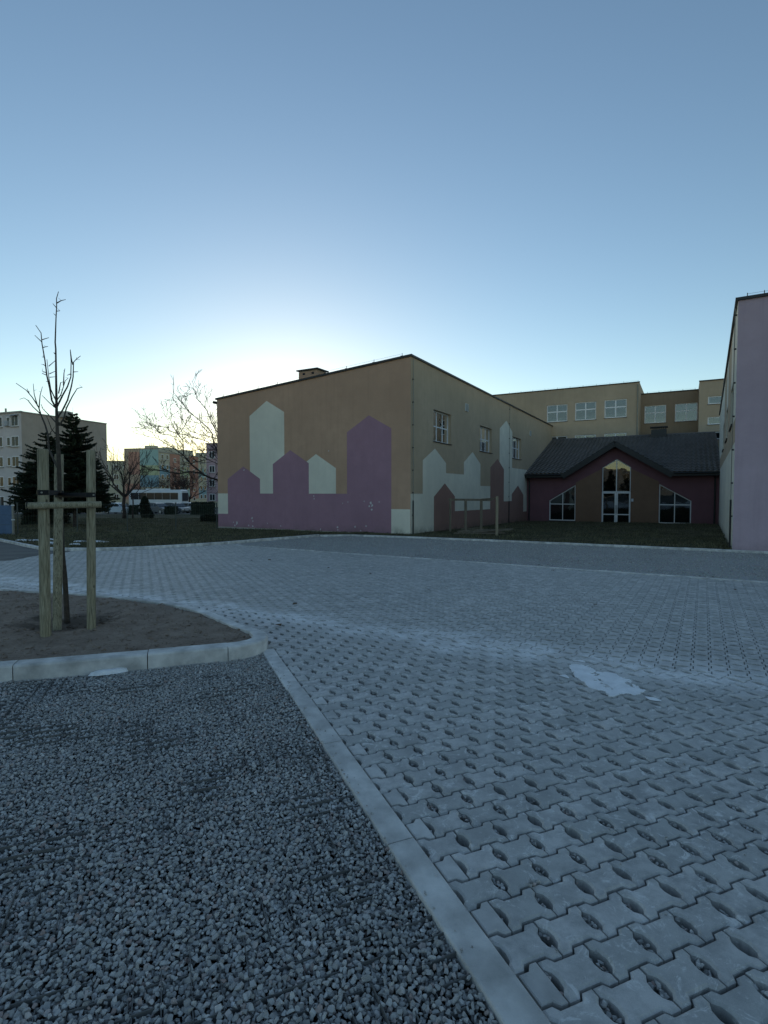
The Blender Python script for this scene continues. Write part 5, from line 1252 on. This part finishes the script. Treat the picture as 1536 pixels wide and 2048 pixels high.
for q in ((-3.5, 2.0), (-9, 4.0)):
    m = MB(); m.tube([(q[0], q[1], 14), (q[0], q[1], 14.8)], .12, 7); m.build('vent_pipe', M_CONC, r, absz=False)

M_PA = plaster('far_tan', (0.588, 0.434, 0.308), .4); M_PB = plaster('far_coral', (0.588, 0.308, 0.224), .4); M_PC = plaster('far_teal', (0.42, 0.588, 0.532), .4); M_PD = plaster('far_lime', (0.588, 0.616, 0.364), .4); M_PE = plaster('far_blue', (0.308, 0.462, 0.504), .4); M_PF = plaster('far_cream', (0.644, 0.588, 0.434), .4); M_PK = plaster('far_pink', (0.504, 0.364, 0.392), .4)
o, r, MF, MG = flats('painted_flats', -59.0, 140.0, (2, 10.06), 62, None, (10.26, (-10.06, 2)), 13.45, M_PF, M_PA, 'block of flats with coral, teal, lime and blue painted panels', .95)
panel(o, MG, M_PC, 0.1, 5.6, 10.0, 14.2); panel(o, MG, M_PD, 0.1, 5.6, 7.4, 9.98); panel(o, MG, M_PE, 0.1, 5.6, 4.3, 7.38); panel(o, MG, M_PF, 0.1, 5.6, 1.0, 4.28)
panel(o, MG, M_PB, 5.62, 9.0, 7.6, 13.6); panel(o, MG, M_PB, 5.62, 10.1, 1.0, 5.2)
for k in range(6):
    b = .2 + k * 9.6
    panel(o, MF, (M_PE, M_PD, M_PC)[k % 3], b + .1, b + 4.6, 7.0, 10.0); panel(o, MF, (M_PD, M_PC, M_PE)[k % 3], b + .1, b + 4.6, 1.2, 4.2)
    panel(o, MF, M_PB, b + 4.62, b + 9.4, 1.0, 13.3)
    for s_ in range(5):
        for u in (1.3, 3.5): fwin(o, MF, b + u, .8 + s_ * 2.69 + .1, 1.15, 1.35, 1, .12)
        fwin(o, MF, b + 7.0, .3 + s_ * 2.69 + .1, 1.1, 1.1, 1, .12)
for (u, d, w, h) in ((-3.6, 4, 3.0, .9),):
    m = MB(); q = [MG(a, 1.2, b) for a, b in rect(2.2, 5.0, 13.4, 15.3)]; q2 = [MG(a, 3.0, b) for a, b in rect(2.2, 5.0, 13.4, 15.3)]; m.extr(q, q2); m.build('roof_hut', M_PF, r, absz=False)
    for a in (2.8, 3.4, 4.0):
        m = MB(); m.tube([MG(a, 2, 15.3), MG(a, 2, 16.0)], .09, 6); m.build('vent_pipe', M_CONC, r, absz=False)
for t in (6.0, 15, 26): 
    m = MB(); m.extr([MF(a, 1.5, b) for a, b in rect(t, t + 4, 13.4, 15.2)], [MF(a, 5, b) for a, b in rect(t, t + 4, 13.4, 15.2)]); m.build('roof_hut', M_PF, r, absz=False)
    m = MB(); m.tube([MF(t + 9, 3, 13.4), MF(t + 9, 3, 16.8)], .05, 5); m.build('antenna', M_COPING, r, absz=False)
o, r, MF, MG = flats('pink_flats', -36.6, 110, (1, -.08), 34, None, (11, (0.1, 1)), 12.9, M_PK, M_PK, 'dull pink building half hidden by the bare tree and hall')
for s_ in range(4):
    for u in (1.2, 3.6): fwin(o, MF, u, 1.2 + s_ * 2.9, 1.2, 1.4, 2)
panel(o, MF, M_PF, .1, 6.0, -.5, 1.0)
o, r, MF, MG = flats('low_flats', -79.6, 150, (1, .05), 11, None, (11, (0, 1)), 11.6, M_PF, M_PF, 'beige flat-roofed block in the gap left of the painted flats')
for s_ in range(4):
    for u in (1.5, 4.2, 6.9): fwin(o, MF, u, 1.0 + s_ * 2.75, 1.3, 1.4, 2)
m = MB(); m.tube([MF(2.6, 2, 11.6), MF(2.6, 2, 16)], .06, 5); m.build('antenna', M_COPING, r, absz=False)
sh = thing('utility_kiosk', -38.8, 72.6, R_(8), 'small grey concrete kiosk left of the hatchback', 'kiosk')
m = MB(); m.box(-.55, .55, -.6, .6, -.2, 2.0); build(m, 'wall', M_CONC, sh)
m = MB(); m.box(-.65, .65, -.7, .7, 2.0, 2.14); build(m, 'roof', M_PALE2, sh)
m = MB(); m.box(-.4, .4, -.63, -.6, .0, 1.8); build(m, 'door', M_PALE2, sh)
# flats and spruces added behind the viewer to mask orange low sky in reflections
o, r, MF, MG = flats('added_flats_opposite', 40, -62, (-1, .12), 150, None, (12, (0, -1)), 6.2, M_PALE2, M_PALE2, 'long beige block of flats added behind the viewer, mirrored in windows')
for s_ in range(2):
    for k in range(18): fwin(o, MF, 4 + k * 8, 1.2 + s_ * 2.9, 2.2, 1.5, 2)
for k, (x, y, sc_) in enumerate(((-18, -14, .62), (-23.5, -17, .75))):
    c = copy_tree(sp1); c.location = (x, y, gz(x, y)); c.scale = (sc_,) * 3; c.rotation_euler.z = k * 1.3
    c['label'] = ('lower spruce added behind the viewer, mirrored in the entrance door', 'taller spruce added behind the viewer, mirrored in the entrance glass')[k]; c['group'] = 'spruces added behind the viewer'
